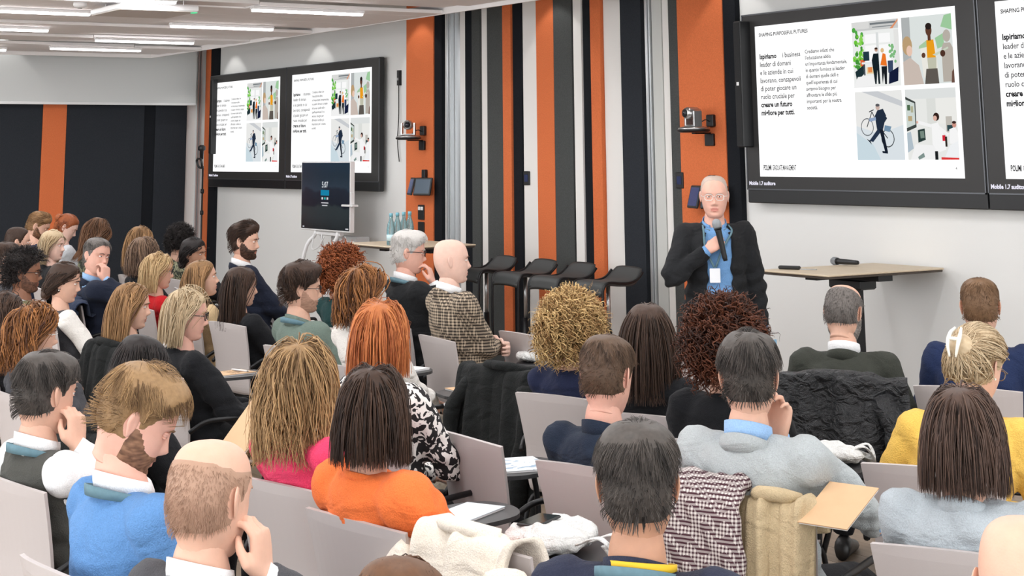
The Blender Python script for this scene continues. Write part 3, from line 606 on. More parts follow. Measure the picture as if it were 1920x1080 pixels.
def build_hair(style, A, hs, Hc, Rh, rs, ctx):
    """style dict -> (verts, faces, tone). Locks are grown in person space from the scalp and fall by gravity."""
    V0 = HV*hs; st = style
    rec = st.get('rec', 0.)
    C = HFC; fine = st.get('fine', 1.)
    def sd(P):
        e = P[:, 2]-hairline(P, rec)-st.get('nape', 0.)*np.clip(-P[:, 1]/.04, 0, 1)
        if st.get('fringe_only'): e = np.minimum(e, st['fringe_only']+.25*np.clip(-P[:, 1], 0, .1)-P[:, 2])
        e = np.minimum(e, P[:, 2]+.112)
        if st.get('ears', True): e = np.where(np.abs(P[:, 0]) > .05, np.minimum(e, .018*(np.sqrt(((P[:, 1]+.014)/.020)**2+((P[:, 2]+.002)/.033)**2)-1)), e)
        return e
    eV = sd(HV); ok = (eV[HFA] > 0).all(1); anyin = (eV[HFA] > 0).any(1)
    F_ = HFA[anyin]; vid = np.unique(F_); mp = -np.ones(len(HV), int); mp[vid] = np.arange(len(vid))
    P = HV[vid]; e = eV[vid]; edge = np.clip(e/.032, 0, 1)**.6
    topw = np.clip((P[:, 2]-.01)/.08, 0, 1)
    th = (st.get('side', .004)*(1-topw)+st.get('top', .008)*topw)*edge+.0012*np.clip(e/.003, -1.5, 1)
    ph = rs.rand(6)*6
    th = th*(1+st.get('lump', .25)*np.sin(P[:, 0]*70+ph[0])*np.sin(P[:, 1]*60+ph[1])*np.sin(P[:, 2]*65+ph[2]))
    if st.get('quiff'): th = th+st['quiff']*np.exp(-((P[:, 1]-.06)/.04)**2-((P[:, 2]-.09)/.035)**2)
    cap = (P+HN[vid]*th[:, None])*hs; thv = np.zeros(len(HV)); thv[vid] = th
    Vs = [cap@Rh.T+Hc]; Fs = [mp[F_]]; T = [np.full(len(cap), st.get('captone', .35))]; nv = len(cap)
    n = int(st.get('n', 0)*fine)
    if n:
        # sample scalp
        tri = C[ok]; area = np.linalg.norm(np.cross(HV[HFA[ok][:, 1]]-HV[HFA[ok][:, 0]], HV[HFA[ok][:, 3]]-HV[HFA[ok][:, 0]]), axis=1)
        if st.get('topbias'): area = area*(1+st['topbias']*np.clip(tri[:, 2]/.08, 0, 1))
        pick = rs.choice(len(tri), n, p=area/area.sum()); fi = np.where(ok)[0][pick]
        u = rs.rand(n, 2); q = HFA[fi]
        p0 = (HV[q[:, 0]]*((1-u[:, :1])*(1-u[:, 1:]))+HV[q[:, 1]]*(u[:, :1]*(1-u[:, 1:]))+HV[q[:, 2]]*(u[:, :1]*u[:, 1:])+HV[q[:, 3]]*((1-u[:, :1])*u[:, 1:]))
        nn = HN[q[:, 0]]
        px = st.get('part', 0.); side = np.sign(p0[:, 0]-px+1e-6)
        comb = st.get('comb', 'fall')
        crown = np.array([.006, -.058, .112]); rad0 = p0-crown; rad0 /= np.linalg.norm(rad0, axis=1)[:, None]+1e-9; tw = np.clip((p0[:, 2]-.035)/.045, 0, 1)[:, None]
        if comb == 'fall': d = np.stack([side*.7, np.full(n, -.62), np.full(n, -.30)], 1); bk = np.clip((-p0[:, 1]-.0)/.05, 0, 1)[:, None]; d = d*(1-bk)+rad0*bk+np.array([0, 0, -.3])*bk
        elif comb == 'back': d = tw*np.array([0., -1, -.05])+(1-tw)*np.array([0, -.55, -1.]); d[:, 0] += .15*rs.randn(n)
        elif comb == 'forward': d = rad0+.12*rs.randn(n, 3)
        elif comb == 'sidepart': d = tw*np.stack([side*1., np.full(n, .25), np.full(n, 0.)], 1)+(1-tw)*(rad0+np.array([0, -.2, 0])); cr = np.clip((-p0[:, 1]-.02)/.03, 0, 1)[:, None]; d = d*(1-cr)+rad0*cr
        elif comb == 'out': d = nn.copy()
        elif comb == 'bun': tgt = np.array(st['bun']); d = tgt-p0
        d = d+st.get('mess', .15)*rs.randn(n, 3)
        tg = d-nn*(d*nn).sum(1)[:, None]; tg /= np.linalg.norm(tg, axis=1)[:, None]+1e-9
        lift = st.get('lift', .15); d = tg*(1-lift)+nn*lift
        L = st['len']*(st.get('lvar', .25)*(rs.rand(n)-.5)*2+1)
        if st.get('shortside'): L = L*(st['shortside']+(1-st['shortside'])*np.clip((p0[:, 2]-.012)/.065, 0, 1))
        steps = st.get('steps', 9)
        lay = rs.rand(n)**.7*st.get('vol', .012)+.002
        pos = (p0+nn*(thv[q].mean(1)-.0012)[:, None])*hs; pos = pos@Rh.T; dr = d@Rh.T
        g = st.get('grav', .25); ts, tt_ = st.get('side', .004), st.get('top', .008); rad = (np.array([.0785, .0995, .119])+.95*np.array([ts, (ts+tt_)/2, tt_]))*hs; cen = np.array([0, -.003, -.002])*hs
        path = [pos.copy()]; r0 = np.maximum(1., np.linalg.norm((pos@Rh-cen)/(rad+lay[:, None]), axis=1)+.012*rs.rand(n)+.008)
        nb = ctx['nb']-Hc; rel = np.array(ctx['lean_dir'])
        bunt = (np.array(st['bun'])*hs)@Rh.T if comb == 'bun' else None
        for k in range(steps):
            if comb == 'bun': dd = bunt-pos; dl = np.linalg.norm(dd, axis=1)[:, None]; dr = .5*dr+.5*dd/(dl+1e-9); 
            dr = dr*(1-g)+np.array([0, 0, -1.])*g; dr /= np.linalg.norm(dr, axis=1)[:, None]+1e-9
            st_ = (L/steps)[:, None]
            if comb == 'bun': st_ = np.minimum(st_, np.linalg.norm(bunt-pos, axis=1)[:, None]*.5)
            pos = pos+dr*st_
            h = pos@Rh; e = (h-cen)/(rad+lay[:, None]); r = np.linalg.norm(e, axis=1); ins = (r < (r0 if steps <= 5 else 1.)) & (h[:, 2] > -.10*hs)
            # lower face / neck narrower: only push when above the jaw
            h[ins] = cen+(rad+lay[ins][:, None])*e[ins]*((r0[ins] if steps <= 5 else 1.)/r[ins])[:, None]
            hug = st.get('hug', .8 if (steps <= 5) else 0.)
            if hug:
                e = (h-cen)/(rad+lay[:, None]); r = np.linalg.norm(e, axis=1); o_ = (r > r0) & (h[:, 2] > -.07*hs); tg_ = cen+(rad+lay[o_][:, None])*e[o_]*(r0[o_]/r[o_])[:, None]; h[o_] = h[o_]*(1-hug)+tg_*hug
            if st.get('faceclear', True):
                fz = (h[:, 1] > .035*hs) & (h[:, 2] < .055*hs) & (np.abs(h[:, 0]) < .074*hs)
                h[fz, 0] = np.sign(h[fz, 0]+1e-6)*.076*hs
                f3 = (h[:, 1] > .010*hs) & (h[:, 2] < .042*hs); h[f3, 1] = np.maximum(.010*hs, h[f3, 1]-.026*hs)
            pos = h@Rh.T
            # neck column
            q2 = pos-np.array([nb[0]*.6, nb[1]*.6-.012, 0]); rr = np.hypot(q2[:, 0], q2[:, 1]); low = (pos[:, 2] < -.09*hs) & (rr < .062+lay)
            f = (.062+lay[low])/np.maximum(rr[low], 1e-4); pos[low, 0] = q2[low, 0]*f+nb[0]*.6; pos[low, 1] = q2[low, 1]*f+nb[1]*.6-.012
            # shoulders and back
            sc = nb+np.array([0, -.015, -.235]); sr = np.array([.19, .145, .235])*ctx['w']+lay[:, None]*.6
            e = (pos-sc)/sr; r = np.linalg.norm(e, axis=1); ins = r < 1
            if ins.any(): pos[ins] = sc+(sr[ins])*e[ins]/r[ins][:, None]
            path.append(pos.copy())
        path = np.array(path).transpose(1, 0, 2)
        if 'cut' in st:
            zc = st['cut']*hs*(1+st.get('ragged', .14)*(rs.rand(n)-.5)); K = steps+1; z = path[:, :, 2]; below = z < zc[:, None]
            first = np.where(below.any(1), below.argmax(1), K-1).astype(float); i1 = np.maximum(first.astype(int), 1); i0 = i1-1; ar = np.arange(n)
            fr = np.where(below.any(1), np.clip((z[ar, i0]-zc)/(z[ar, i0]-z[ar, i1]+1e-9), 0, 1), 1.); end = i0+fr
            tt = np.linspace(0, 1, K)[None]*end[:, None]; j0 = np.minimum(tt.astype(int), K-2); f2 = (tt-j0)[:, :, None]; path = path[ar[:, None], j0]*(1-f2)+path[ar[:, None], j0+1]*f2
        if st.get('curl'):
            am, fq = st['curl']; s = np.linspace(0, 1, steps+1); phs = rs.rand(n)*6.28 if comb == 'out' else (p0@np.array([38., 22., 30.])+np.sin(p0[:, 0]*90)*1.2+.5*rs.rand(n)); am_ = am*(.6+.8*rs.rand(n))
            an = phs[:, None]+2*math.pi*fq*s[None]*(.8+.4*rs.rand(n))[:, None]*(1 if True else 0)
            rad_ = path+0; rad_[:, :, 2] *= .3; ou = rad_/(np.linalg.norm(rad_, axis=2)[:, :, None]+1e-9)
            tz = np.cross(np.array([0, 0, 1.]), ou); env = np.clip(s*3, 0, 1)[None]*am_[:, None]
            path = path+ou*(env*np.cos(an))[:, :, None]*.7+tz*(env*np.sin(an))[:, :, None]+np.array([0, 0, 1.])*(env*np.cos(an)*.5)[:, :, None]
        w = st.get('w', .006)*(.6+.8*rs.rand(n))/fine**.75; s = np.linspace(0, 1, steps+1); wt = (1-.75*s**2.2)
        Tn = np.gradient(path, axis=1); Tn /= np.linalg.norm(Tn, axis=2)[:, :, None]+1e-9
        ou = path/(np.linalg.norm(path, axis=2)[:, :, None]+1e-9); sd = np.cross(Tn, ou); sd /= np.linalg.norm(sd, axis=2)[:, :, None]+1e-9; ou2 = np.cross(sd, Tn)
        rw = (w[:, None]*wt[None])[:, :, None]
        Q = np.stack([path+sd*rw-ou2*rw*.3, path+ou2*rw*.7, path-sd*rw-ou2*rw*.3], 2)+Hc
        m = 3; k = steps+1; base = (np.arange(n)*k*m)[:, None, None]; a = (np.arange(steps)*m)[None, :, None]; bb = np.arange(m)[None, None]
        b2 = (bb+1) % m; Fq = np.stack([base+a+bb, base+a+b2, base+a+m+b2, base+a+m+bb], -1).reshape(-1, 4)+nv
        tn = np.clip(.12+.45*rs.rand(n)+.22*np.sin(p0@np.array([120., 90., 70.])+ph[3]), 0, 1)[:, None]*np.ones(k)+st.get('tips', 0.)*s[None]+st.get('tone0', 0.)
        Vs.append(Q.reshape(-1, 3)); Fs.append(Fq); T.append(np.repeat(np.clip(tn, 0, 1).reshape(-1), m)); nv += n*k*m
    if st.get('bunball'):
        c, r = st['bunball']; Ve, Fe = ell(c, (r, r*.9, r), 12, 16); Ve = Ve+.12*r*np.sin(Ve[:, :1]*260)*np.sin(Ve[:, 2:]*220)*nrm(Ve-np.array(c)); Vs.append((Ve*hs)@Rh.T+Hc); Fs.append(np.array(Fe)+nv); T.append(.3+.4*rs.rand(len(Ve))); nv += len(Ve)
    return np.concatenate(Vs), np.concatenate(Fs), np.concatenate(T)

# hair styles -----------------------------------------------------------------
ST = dict(
    buzz=dict(side=.003, top=.004, lump=.1, n=500, len=.010, w=.0014, comb='forward', steps=2, lift=.25, grav=.0, vol=.002),
    short=dict(side=.0015, top=.010, n=900, len=.028, w=.0015, comb='forward', steps=3, lift=.10, grav=.03, vol=.005, shortside=.22, topbias=.5, base=.005, lump=.15),
    swept=dict(side=.002, top=.013, n=900, len=.050, w=.0017, comb='back', steps=4, lift=.10, grav=.04, vol=.008, shortside=.25, topbias=.8, base=.008, quiff=.010),
    sidep=dict(side=.002, top=.012, n=900, len=.050, w=.0017, comb='sidepart', part=-.03, steps=4, lift=.08, grav=.05, vol=.007, shortside=.16, topbias=.6, base=.008, quiff=.008),
    mop=dict(side=.004, top=.018, n=900, len=.055, w=.0020, comb='sidepart', part=.02, steps=5, lift=.10, grav=.05, vol=.014, mess=.2, shortside=.20, topbias=.6, base=.010, quiff=.012, curl=(.003, 1.)),
    curlyshort=dict(side=.009, top=.020, n=900, len=.040, w=.0026, comb='out', steps=6, lift=.45, grav=.05, vol=.02, curl=(.007, 1.4), mess=.5, base=.012, lump=.4),
    fringe=dict(side=.0025, top=.0025, fringe_only=.056, n=700, len=.010, w=.0012, comb='forward', steps=2, lift=.12, grav=.1, vol=.003, lump=.1),
    bob=dict(side=.003, top=.009, ears=False, n=620, len=.30, w=.0032, comb='fall', steps=9, lift=.04, grav=.36, vol=.009, lvar=.08, base=.009, cut=-.135, curl=(.002, .8), topbias=1.2, ragged=.2),
    longstraight=dict(side=.003, top=.008, ears=False, n=620, len=.44, w=.0030, comb='fall', steps=11, lift=.07, grav=.36, vol=.009, lvar=.10, base=.008, cut=-.25, curl=(.0022, .8), topbias=1.2),
    longwavy=dict(side=.006, top=.010, ears=False, n=620, len=.46, w=.0034, comb='fall', steps=13, lift=.10, grav=.32, vol=.020, lvar=.16, curl=(.010, 1.4), base=.010, tips=.35, cut=-.21, ragged=.5, topbias=1.2),
    wavy=dict(side=.005, top=.011, ears=False, n=620, len=.34, w=.0036, comb='fall', steps=11, lift=.12, grav=.32, vol=.014, lvar=.2, curl=(.010, 1.5), base=.010, cut=-.15, ragged=.35, topbias=1.),
    curlybig=dict(side=.020, top=.018, ears=False, n=1150, len=.058, w=.0036, comb='out', steps=9, lift=.6, grav=.16, vol=.026, lvar=.35, curl=(.009, 1.7), mess=.7, base=.026, cut=-.17, lump=.35, ragged=.3),
    tied=dict(side=.007, top=.009, ears=True, n=560, len=.19, w=.0022, comb='bun', bun=(0, -.125, -.02), steps=7, lift=.08, grav=.0, vol=.006, base=.006, bunball=((0, -.118, -.02), .034)),
    lowtied=dict(side=.009, top=.012, ears=True, n=560, len=.20, w=.0024, comb='bun', bun=(0, -.115, -.085), steps=7, lift=.10, grav=.02, vol=.010, base=.008, bunball=((0, -.105, -.085), .036)),
    updo=dict(side=.014, top=.018, ears=True, n=700, len=.17, w=.0028, comb='bun', bun=(0, -.125, .03), steps=7, lift=.20, grav=.0, vol=.018, base=.010, mess=.25, bunball=((0, -.112, .03), .046)),
)
def S(name, **kw): d = dict(ST[name]); d.update(kw); return d

def ik(Sh, Wr, L1, L2, pole):
    d = Wr-Sh; D = np.linalg.norm(d); D2 = min(D, (L1+L2)*.995); u = d/D; Wr = Sh+u*D2
    a = (L1*L1-L2*L2+D2*D2)/(2*D2); h = math.sqrt(max(L1*L1-a*a, 0)); p = pole-u*(pole@u); p = nrm(p)
    return Sh+u*a+p*h, Wr
def ring(c, hw, df, db, m=20, tilt=0., yawv=0.):
    th = np.arange(m)/m*2*math.pi; x = hw*np.sin(th); y = np.where(np.cos(th) > 0, df, db)*np.cos(th)
    return np.stack([c[0]+x, c[1]+y, c[2]+tilt*y], 1)
def noise_disp(V, N, amp, f, ph):
    a = np.sin(V[:, 0]*f*1.1+V[:, 2]*f*.9+ph)+np.sin(V[:, 1]*f*1.3-V[:, 2]*f*.7+1.7*ph)+.7*np.sin((V[:, 0]+V[:, 1])*f*2.1+V[:, 2]*f*1.7+2.3*ph)
    return V+N*(amp*a/2.2)[:, None]
def neck_band(c, a, b, h, back, lean, th=.004, open_=0., flare=0., m=30, slope=0.):
    """a collar: a band round the neck, higher at the nape; open_ leaves a gap in front (radians)"""
    ths = np.linspace(open_, 2*math.pi-open_, m); rings = []
    for t in ths:                       # t = 0 is the front
        o = np.array([math.sin(t), math.cos(t)]); zb = .5-.5*math.cos(t)
        z0 = c[2]-slope*(1-zb); z1 = z0+h*(.55+.45*zb)+back*zb
        q = []
        for rr, z in ((0, z0), (flare*.5, (z0+z1)/2), (0, z1), (-th, z1), (flare*.5-th, (z0+z1)/2), (-th, z0)):
            q.append((c[0]+o[0]*(a+rr), c[1]+o[1]*(b+rr)+lean*(z-c[2]), z))
        rings.append(q)
    rings = np.array(rings)
    return loft(rings, True)
PEOPLE = []
def person(px, ytop, depth, label, yaw=57, hyaw=None, hp=0., hr=0., sex='f', sc=None, lean=-.10, side=0., sk='light', hair=None, hc=((40, 28, 22), (90, 66, 50)),
           top=None, collar=None, kind='sweater', trousers=None, arms=None, beard=None, glasses=None, lanyard=None, sleeves=None, wide=1., stand=False, hem=None, shirt=None, tie=None, hipz=None, lap=True, gap=None, voxel=None, seatdx=0., earring=False):
    """px, ytop: where the crown of the skull is seen; depth: distance; yaw/hyaw: heading of body and head relative to the camera (0 = back to it, 90 = facing right)"""
    if hyaw is None: hyaw = yaw
    hs = {'m': 1.0, 'f': .94}[sex]*(sc or 1.); w = {'m': 1.0, 'f': .88}[sex]*wide
    rs = np.random.RandomState(int(px*7+ytop*13) % 100000)
    s_px = F_PX/depth
    ray_yaw = math.degrees(math.atan2(px-960, F_PX))
    top_pt = at(px, ytop, depth)
    byaw = yaw+CAMYAW; hy = hyaw-yaw
    a = R(byaw)
    Rh = rot_head(hy, hp, hr)
    # crown of the skull relative to the head centre
    up_off = Rh@np.array([0, 0, .118*hs]); up_off[2] = max(up_off[2], .10*hs)
    Rz = np.array([[math.cos(a), math.sin(a), 0], [-math.sin(a), math.cos(a), 0], [0, 0, 1]])   # local -> room
    hc_room = top_pt-Rz@np.array([up_off[0]*.0, up_off[1]*.0, up_off[2]])
    root_xy = hc_room-Rz@np.array([side, lean, 0])
    root = empty('person', (root_xy[0], root_xy[1], 0), -a, label, 'person')
    Hc = np.array([side, lean, hc_room[2]])
    nbz = Hc[2]-.160*hs-.006
    Nb = np.array([side*.75, lean-.012-.03*math.sin(R(hp)), nbz]) if not stand else np.array([side*.75, lean-.02, nbz])
    base = np.array([0, 0, 0.])
    hz = hipz or (.50 if not stand else .88*(Hc[2]+.118)/1.70)
    vx = voxel or (.0105 if depth < 6 else .0125 if depth < 9 else .016)
    # torso axis
    def ax(t):
        e = t**1.25; return np.array([Nb[0]*e, (Nb[1])*e-.008*math.sin(math.pi*min(t, 1)) , hz-.03+(Nb[2]-(hz-.03))*t])
    T_ = [(0, .165, .125, .105), (.10, .182, .135, .115), (.26, .165, .125, .108), (.42, .155, .118, .110), (.60, .165, .120, .115), (.76, .176, .118, .118), (.87, .176, .102, .108), (.94, .132, .080, .088), (.985, .076, .066, .072), (1.0, .062, .056, .062)]
    grow = .012 if kind in ('jacket', 'blazer', 'coat') else .004
    def torso(g): return [ring(ax(t), hw*w+g, f*w+g, b*w+g) for t, hw, f, b in T_]
    shz = Nb[2]-.052; shx = .172*w
    SH_ = {k: ax(.90)*np.array([1, 1, 0])+np.array([k*shx, -.004, shz]) for k in (-1, 1)}
    arms = arms or {}
    arm_pts = {}; hands = []
    L1, L2 = .285*(.95+.05*w), .255*(.95+.05*w)
    for k in (-1, 1):
        sp_ = arms.get(k, 'lap')
        pole = np.array([k*.8, -.5, -.5])
        if isinstance(sp_, dict):
            if 'head' in sp_: Wr = Hc+Rh@(np.array(sp_['head'])*hs)
            else: Wr = np.array(sp_['at'])
            hd = sp_.get('dir'); pm = sp_.get('palm'); pose = sp_.get('pose', 'relax'); pole = np.array(sp_.get('pole', pole), float)
            if hd is not None and sp_.get('inhead', 'head' in sp_): hd = Rh@np.array(hd, float); pm = Rh@np.array(pm, float)
        elif sp_ == 'lap':
            Wr = np.array([k*.085, .27, hz+.14]); hd = np.array([-k*.45, .9, -.25]); pm = np.array([0, -.2, -1.]); pose = 'relax'
        elif sp_ == 'fold':
            Wr = np.array([-k*.03, .20+.02*k, hz+.27]); hd = np.array([-k*1., .15, 0]); pm = np.array([0, -1., 0]); pose = 'soft'
        elif sp_ == 'down':
            Wr = np.array([k*.25, .06, hz-.02]); hd = np.array([0, .05, -1.]); pm = np.array([-k, 0, 0.]); pose = 'soft'
        E_, Wr = ik(SH_[k], Wr, L1, L2, pole)
        if hd is None: hd = Wr-E_; pm = np.array([0, 0, -1.])
        hd = nrm(hd); pm = nrm(np.array(pm)-hd*(np.array(pm)@hd)); arm_pts[k] = (SH_[k], E_, Wr)
        hands.append((k, Wr, hd, pm, pose))
    # ---- body: head, neck, hands on one figure
    B = MB(); sm = [skin(sk), lipm(sk), M_eye, M_iris]
    hv = HV.copy()
    if sex == 'f': lowj = np.clip((-hv[:, 2]-.03)/.08, 0, 1)*(hv[:, 2] > -.118); hv[:, 0] *= 1-.10*lowj; hv[:, 1] -= .004*lowj*(hv[:, 1] > 0); 
    idx = (((HFC[:, 0]/.0225)**2+((HFC[:, 2]+.067)/.0115)**2 < 1) & (HFC[:, 1] > .08)).astype(int)
    n0 = len(B.F); B.add((hv*hs)@Rh.T+Hc, HF); B.I[n0:n0+len(idx)] = idx.tolist()
    for k in (-1, 1):
        V, Fc = ear(k); B.add((V*hs)@Rh.T+Hc, Fc)
        V, Fc = ell((k*.0305, .0765, .0075), (.0125, .0105, .0085), 8, 10); B.add((V*hs)@Rh.T+Hc, Fc, 2 if hp < 18 else 0)
        V, Fc = ell((k*.0305, .0845, .0075), (.0048, .0032, .0052), 6, 8); B.add((V*hs)@Rh.T+Hc, Fc, 3 if hp < 18 else 0)
        V, Fc = ell((k*.0305, .0770, .0125), (.0150, .0115, .0048), 6, 10); B.add((V*hs)@Rh.T+Hc, Fc, 0)
        V, Fc = ell((k*.0305, .0765, .0008), (.0140, .0108, .0035), 6, 10); B.add((V*hs)@Rh.T+Hc, Fc, 0)
    nt_ = Hc+Rh@(np.array([0, -.008, -.078])*hs); nr = {'m': .061, 'f': .051}[sex]*(.96+.04*wide)
    lowp = Nb+np.array([0, -.0, -.05]); path = [lowp, Nb, Nb*.5+nt_*.5+np.array([0, -.006, 0]), nt_]
    B.add(*tube(smooth_path(path, 4), np.interp(np.linspace(0, 1, 13), [0, .35, .7, 1], [nr*1.10, nr*1.03, nr*.96, nr*.80]), 18))
    B.add(*loft([ring(ax(t), hw*w*.8, f*w*.8, b*w*.8, 12) for t, hw, f, b in T_[:-3]]))
    for k, (s0, e0, w0) in arm_pts.items(): B.add(*tube(smooth_path([s0, e0, w0], 3), .026, 8))
    for k, Wr, hd, pm, pose in hands:
        V, Fc = HANDS[pose]; V = V*(1.0 if sex == 'm' else .9)*1.0; zz = -pm; xx = np.cross(hd, zz)
        V = V.copy()
        if k < 0: V[:, 0] *= -1; Fc = [tuple(f)[::-1] for f in Fc]
        B.add(Wr+V[:, :1]*xx+V[:, 1:2]*hd+V[:, 2:]*zz, Fc)
    body = B.build('body', sm, root, True)
    hm = hair_mat(*hc)
    # brows
    for k in (-1, 1):
        b = MB(); P = np.array([(k*.014, .0945, .0215), (k*.026, .0955, .0265), (k*.04, .0895, .0255), (k*.047, .083, .021)]); b.add((tube(smooth_path(P, 3), np.linspace(.0034, .0018, 10), 6, .7)[0]*hs)@Rh.T+Hc, tube(smooth_path(P, 3), .003, 6)[1])
        mesh('eyebrow', np.concatenate(b.V), b.F, hm, root, smooth=True, tone=np.full(b.n, .15))
    ctx = dict(nb=Nb+np.array([0, 0, .0]), lean_dir=(0, 0, 0), w=w)
    if hair:
        hair = dict(hair); hair['fine'] = hair.get('fine', 1.)*(1.9 if depth < 6 else 1.4 if depth < 8 else 1.)*(1. if hair.get('steps', 9) > 6 else 1.3); hair.setdefault('nape', .016 if sex == 'm' else 0.)
        V, Fc, T = build_hair(hair, 0, hs, Hc, Rh, rs, ctx); mesh('hair', V, Fc, hm, root, smooth=True, tone=T)
    if beard:
        thick, bz = beard; P = HV; e = np.interp(P[:, 1], [-.01, .02, .05, .07, .1], [.0, -.012, -.045, -.052, -.050])-P[:, 2]
        e = np.minimum(e, P[:, 1]+.004); e = np.minimum(e, P[:, 2]+.120); e = np.where(P[:, 1] > .07, np.minimum(e, .010*(np.sqrt((P[:, 0]/.022)**2+((P[:, 2]+.068)/.0115)**2)-1)), e)
        ok = (e[HFA] > 0).any(1); ff = HFA[ok]; vid = np.unique(ff); mp = -np.ones(len(HV), int); mp[vid] = np.arange(len(vid)); ev = e[vid]
        P = hv[vid]+HN[vid]*((thick*np.clip(ev/.008, 0, 1)*(.7+.4*rs.rand(len(vid)))+.0008*np.clip(ev/.003, -1.5, 1)))[:, None]
        mesh('beard', (P*hs)@Rh.T+Hc, mp[ff], hair_mat(*bz), root, smooth=True, tone=rs.rand(len(vid)))
    if glasses:
        b = MB(); gm, gw = glasses
        for k in (-1, 1):
            P = [(k*.032+.0235*math.copysign(abs(math.cos(t))**.75, math.cos(t)), .1005-.10*abs(.0235*math.cos(t)), .004+.0175*math.copysign(abs(math.sin(t))**.75, math.sin(t))) for t in np.linspace(0, 2*math.pi, 21)]
            b.add((tube(P, gw, 6)[0]*hs)@Rh.T+Hc, tube(P, gw, 6)[1])
            P = [(k*.0565, .0965, .010), (k*.072, .085, .010), (k*.0790, .02, .010), (k*.0800, -.012, .006), (k*.078, -.026, -.012)]; b.add((tube(P, gw*.9, 6)[0]*hs)@Rh.T+Hc, tube(P, gw, 6)[1])
        P = [(-.009, .1005, .008), (0, .1055, .011), (.009, .1005, .008)]; b.add((tube(P, gw, 6)[0]*hs)@Rh.T+Hc, tube(P, gw, 6)[1])
        b.build('glasses', gm, root, True)
    # ---- clothes
    A = MB(); part = {}
    gap_on = gap is not None
    if gap_on:
        rings = []
        for t, hw, f, bk in T_[:-2]:
            c = ax(t); g0 = gap[0]+(gap[1]-gap[0])*t; hw, f, bk = hw*w+grow+.006, f*w+grow+.008, bk*w+grow+.004
            ths = np.linspace(g0, 2*math.pi-g0, 26); o = []
            for r_, seq in ((0, ths), (-.026, ths[::-1])):
                for q in seq: o.append((c[0]+(hw+r_)*math.sin(q), c[1]+((f if math.cos(q) > 0 else bk)+r_)*math.cos(q), c[2]))
            rings.append(o)
        if stand: rings = [[(x*1.04, y*1.04, z-.16) for x, y, z in rings[0]]]+rings
        A.add(*loft(rings))
    else: A.add(*loft(torso(grow)))
    thin = sleeves is not None
    sleeve = MB(); dest = sleeve if thin else A
    rU = (.067, .062, .054, .048, .040, .037)
    kk = (.94 if sex == 'f' else 1.)*(.9+.1*wide)
    for k, (s0, e0, w0) in arm_pts.items():
        inn = s0*np.array([.45, 1, 1])+np.array([Nb[0]*.5, 0, .015])
        d1 = nrm(w0-e0)
        P = smooth_path([s0, s0*.55+e0*.45+np.array([0, 0, .006]), e0, e0*.5+w0*.5, w0-d1*.012], 5); q = np.linspace(0, 1, len(P))
        rr = np.interp(q, [0, .25, .5, .62, .85, 1], rU)*kk+(grow*.5 if not thin else 0)
        dest.add(*tube(P, rr, 14)); dest.add(*ell(s0, (.068*kk+grow*.4,)*3, 8, 12))
        if hem == 'puff': dest.add(*ell(s0+np.array([0, 0, -.01]), (.085, .085, .082), 8, 12)); dest.add(*ell(s0*.8+e0*.2, (.084, .082, .08), 8, 12))
        A.add(*tube([np.array([Nb[0]*.9, Nb[1]-.01, Nb[2]-.055]), inn+np.array([0, 0, -.012]), s0], [.062*kk, .060*kk, .060*kk], 12))
    V, Fc = remesh(np.concatenate(A.V), A.F, vx, 5, .5)
    N = vnormals(V, Fc); q1 = rs.rand()*6; V = noise_disp(V, N, .006, 22, q1); V = noise_disp(V, N, .0028, 58, rs.rand()*6)
    low = np.clip((Nb[2]-.16-V[:, 2])/.12, 0, 1)*np.clip((V[:, 2]-hz+.02)/.08, 0, 1); V = V+N*(low*.006*np.sin(V[:, 2]*75+3.5*np.sin(V[:, 0]*9+q1)+V[:, 0]*14))[:, None]
    mesh({'jacket': 'jacket', 'blazer': 'jacket', 'coat': 'coat', 'vest': 'vest', 'blouse': 'blouse', 'shirt': 'shirt'}.get(kind, 'sweater'), V, Fc, top, root, smooth=True)
    if thin:
        V, Fc = remesh(np.concatenate(sleeve.V), sleeve.F, vx, 4, .5); N = vnormals(V, Fc); V = noise_disp(V, N, .004, 30, rs.rand()*6)
        mesh('sleeves', V, Fc, sleeves, root, smooth=True)
    if shirt:
        V, Fc = loft([ring(ax(t), hw*w-.004, f*w-.002, b_*w-.006, 24) for t, hw, f, b_ in T_[:-1]]); mesh('shirt', V, Fc, shirt, root, smooth=True)
        for k, (s0, e0, w0) in arm_pts.items():
            d1 = nrm(w0-e0); mesh('cuff', *tube([w0-d1*.05, w0+d1*.006], [.034*kk, .0335*kk], 14), shirt, root, smooth=True)
    if tie:
        b = MB(); zt = Nb[2]-.01; rings = []
        for z, hw in ((zt, .014), (zt-.03, .02), (zt-.04, .014), (zt-.25, .035), (zt-.36, .042)):
            tt = (z-(hz-.03))/(Nb[2]-(hz-.03)); c = ax(min(max(tt, 0), 1)); fr = np.interp(tt, [q[0] for q in T_], [q[2] for q in T_])*w+.004
            rings.append([(c[0]-hw, c[1]+fr, z), (c[0], c[1]+fr+.008, z), (c[0]+hw, c[1]+fr, z), (c[0], c[1]+fr-.004, z)])
        b.add(*loft(rings)); b.build('tie', tie, root)
    nd = nrm(nt_-Nb); ln = nd[1]/max(nd[2], .3); lnx = nd[0]
    nc = Nb+np.array([0, -.004, -.008])
    if collar == 'shirt' or collar == 'suit':
        V, Fc = neck_band(nc+np.array([0, 0, .012]), nr*1.13, nr*1.17, .044, .014, ln, open_=.55 if stand else .22, flare=.008 if stand else .003, slope=.03 if stand else .012); mesh('shirt_collar', V, Fc, shirt or MATS.get('shirt_white'), root, smooth=True)
    if collar in ('suit', 'jacket'):
        V, Fc = neck_band(nc+np.array([0, -.004, -.016]), nr*1.30, nr*1.34, .038, .014, ln*.9, th=.008, open_=.75, flare=.010, slope=.045); mesh('jacket_collar', V, Fc, top, root, smooth=True)
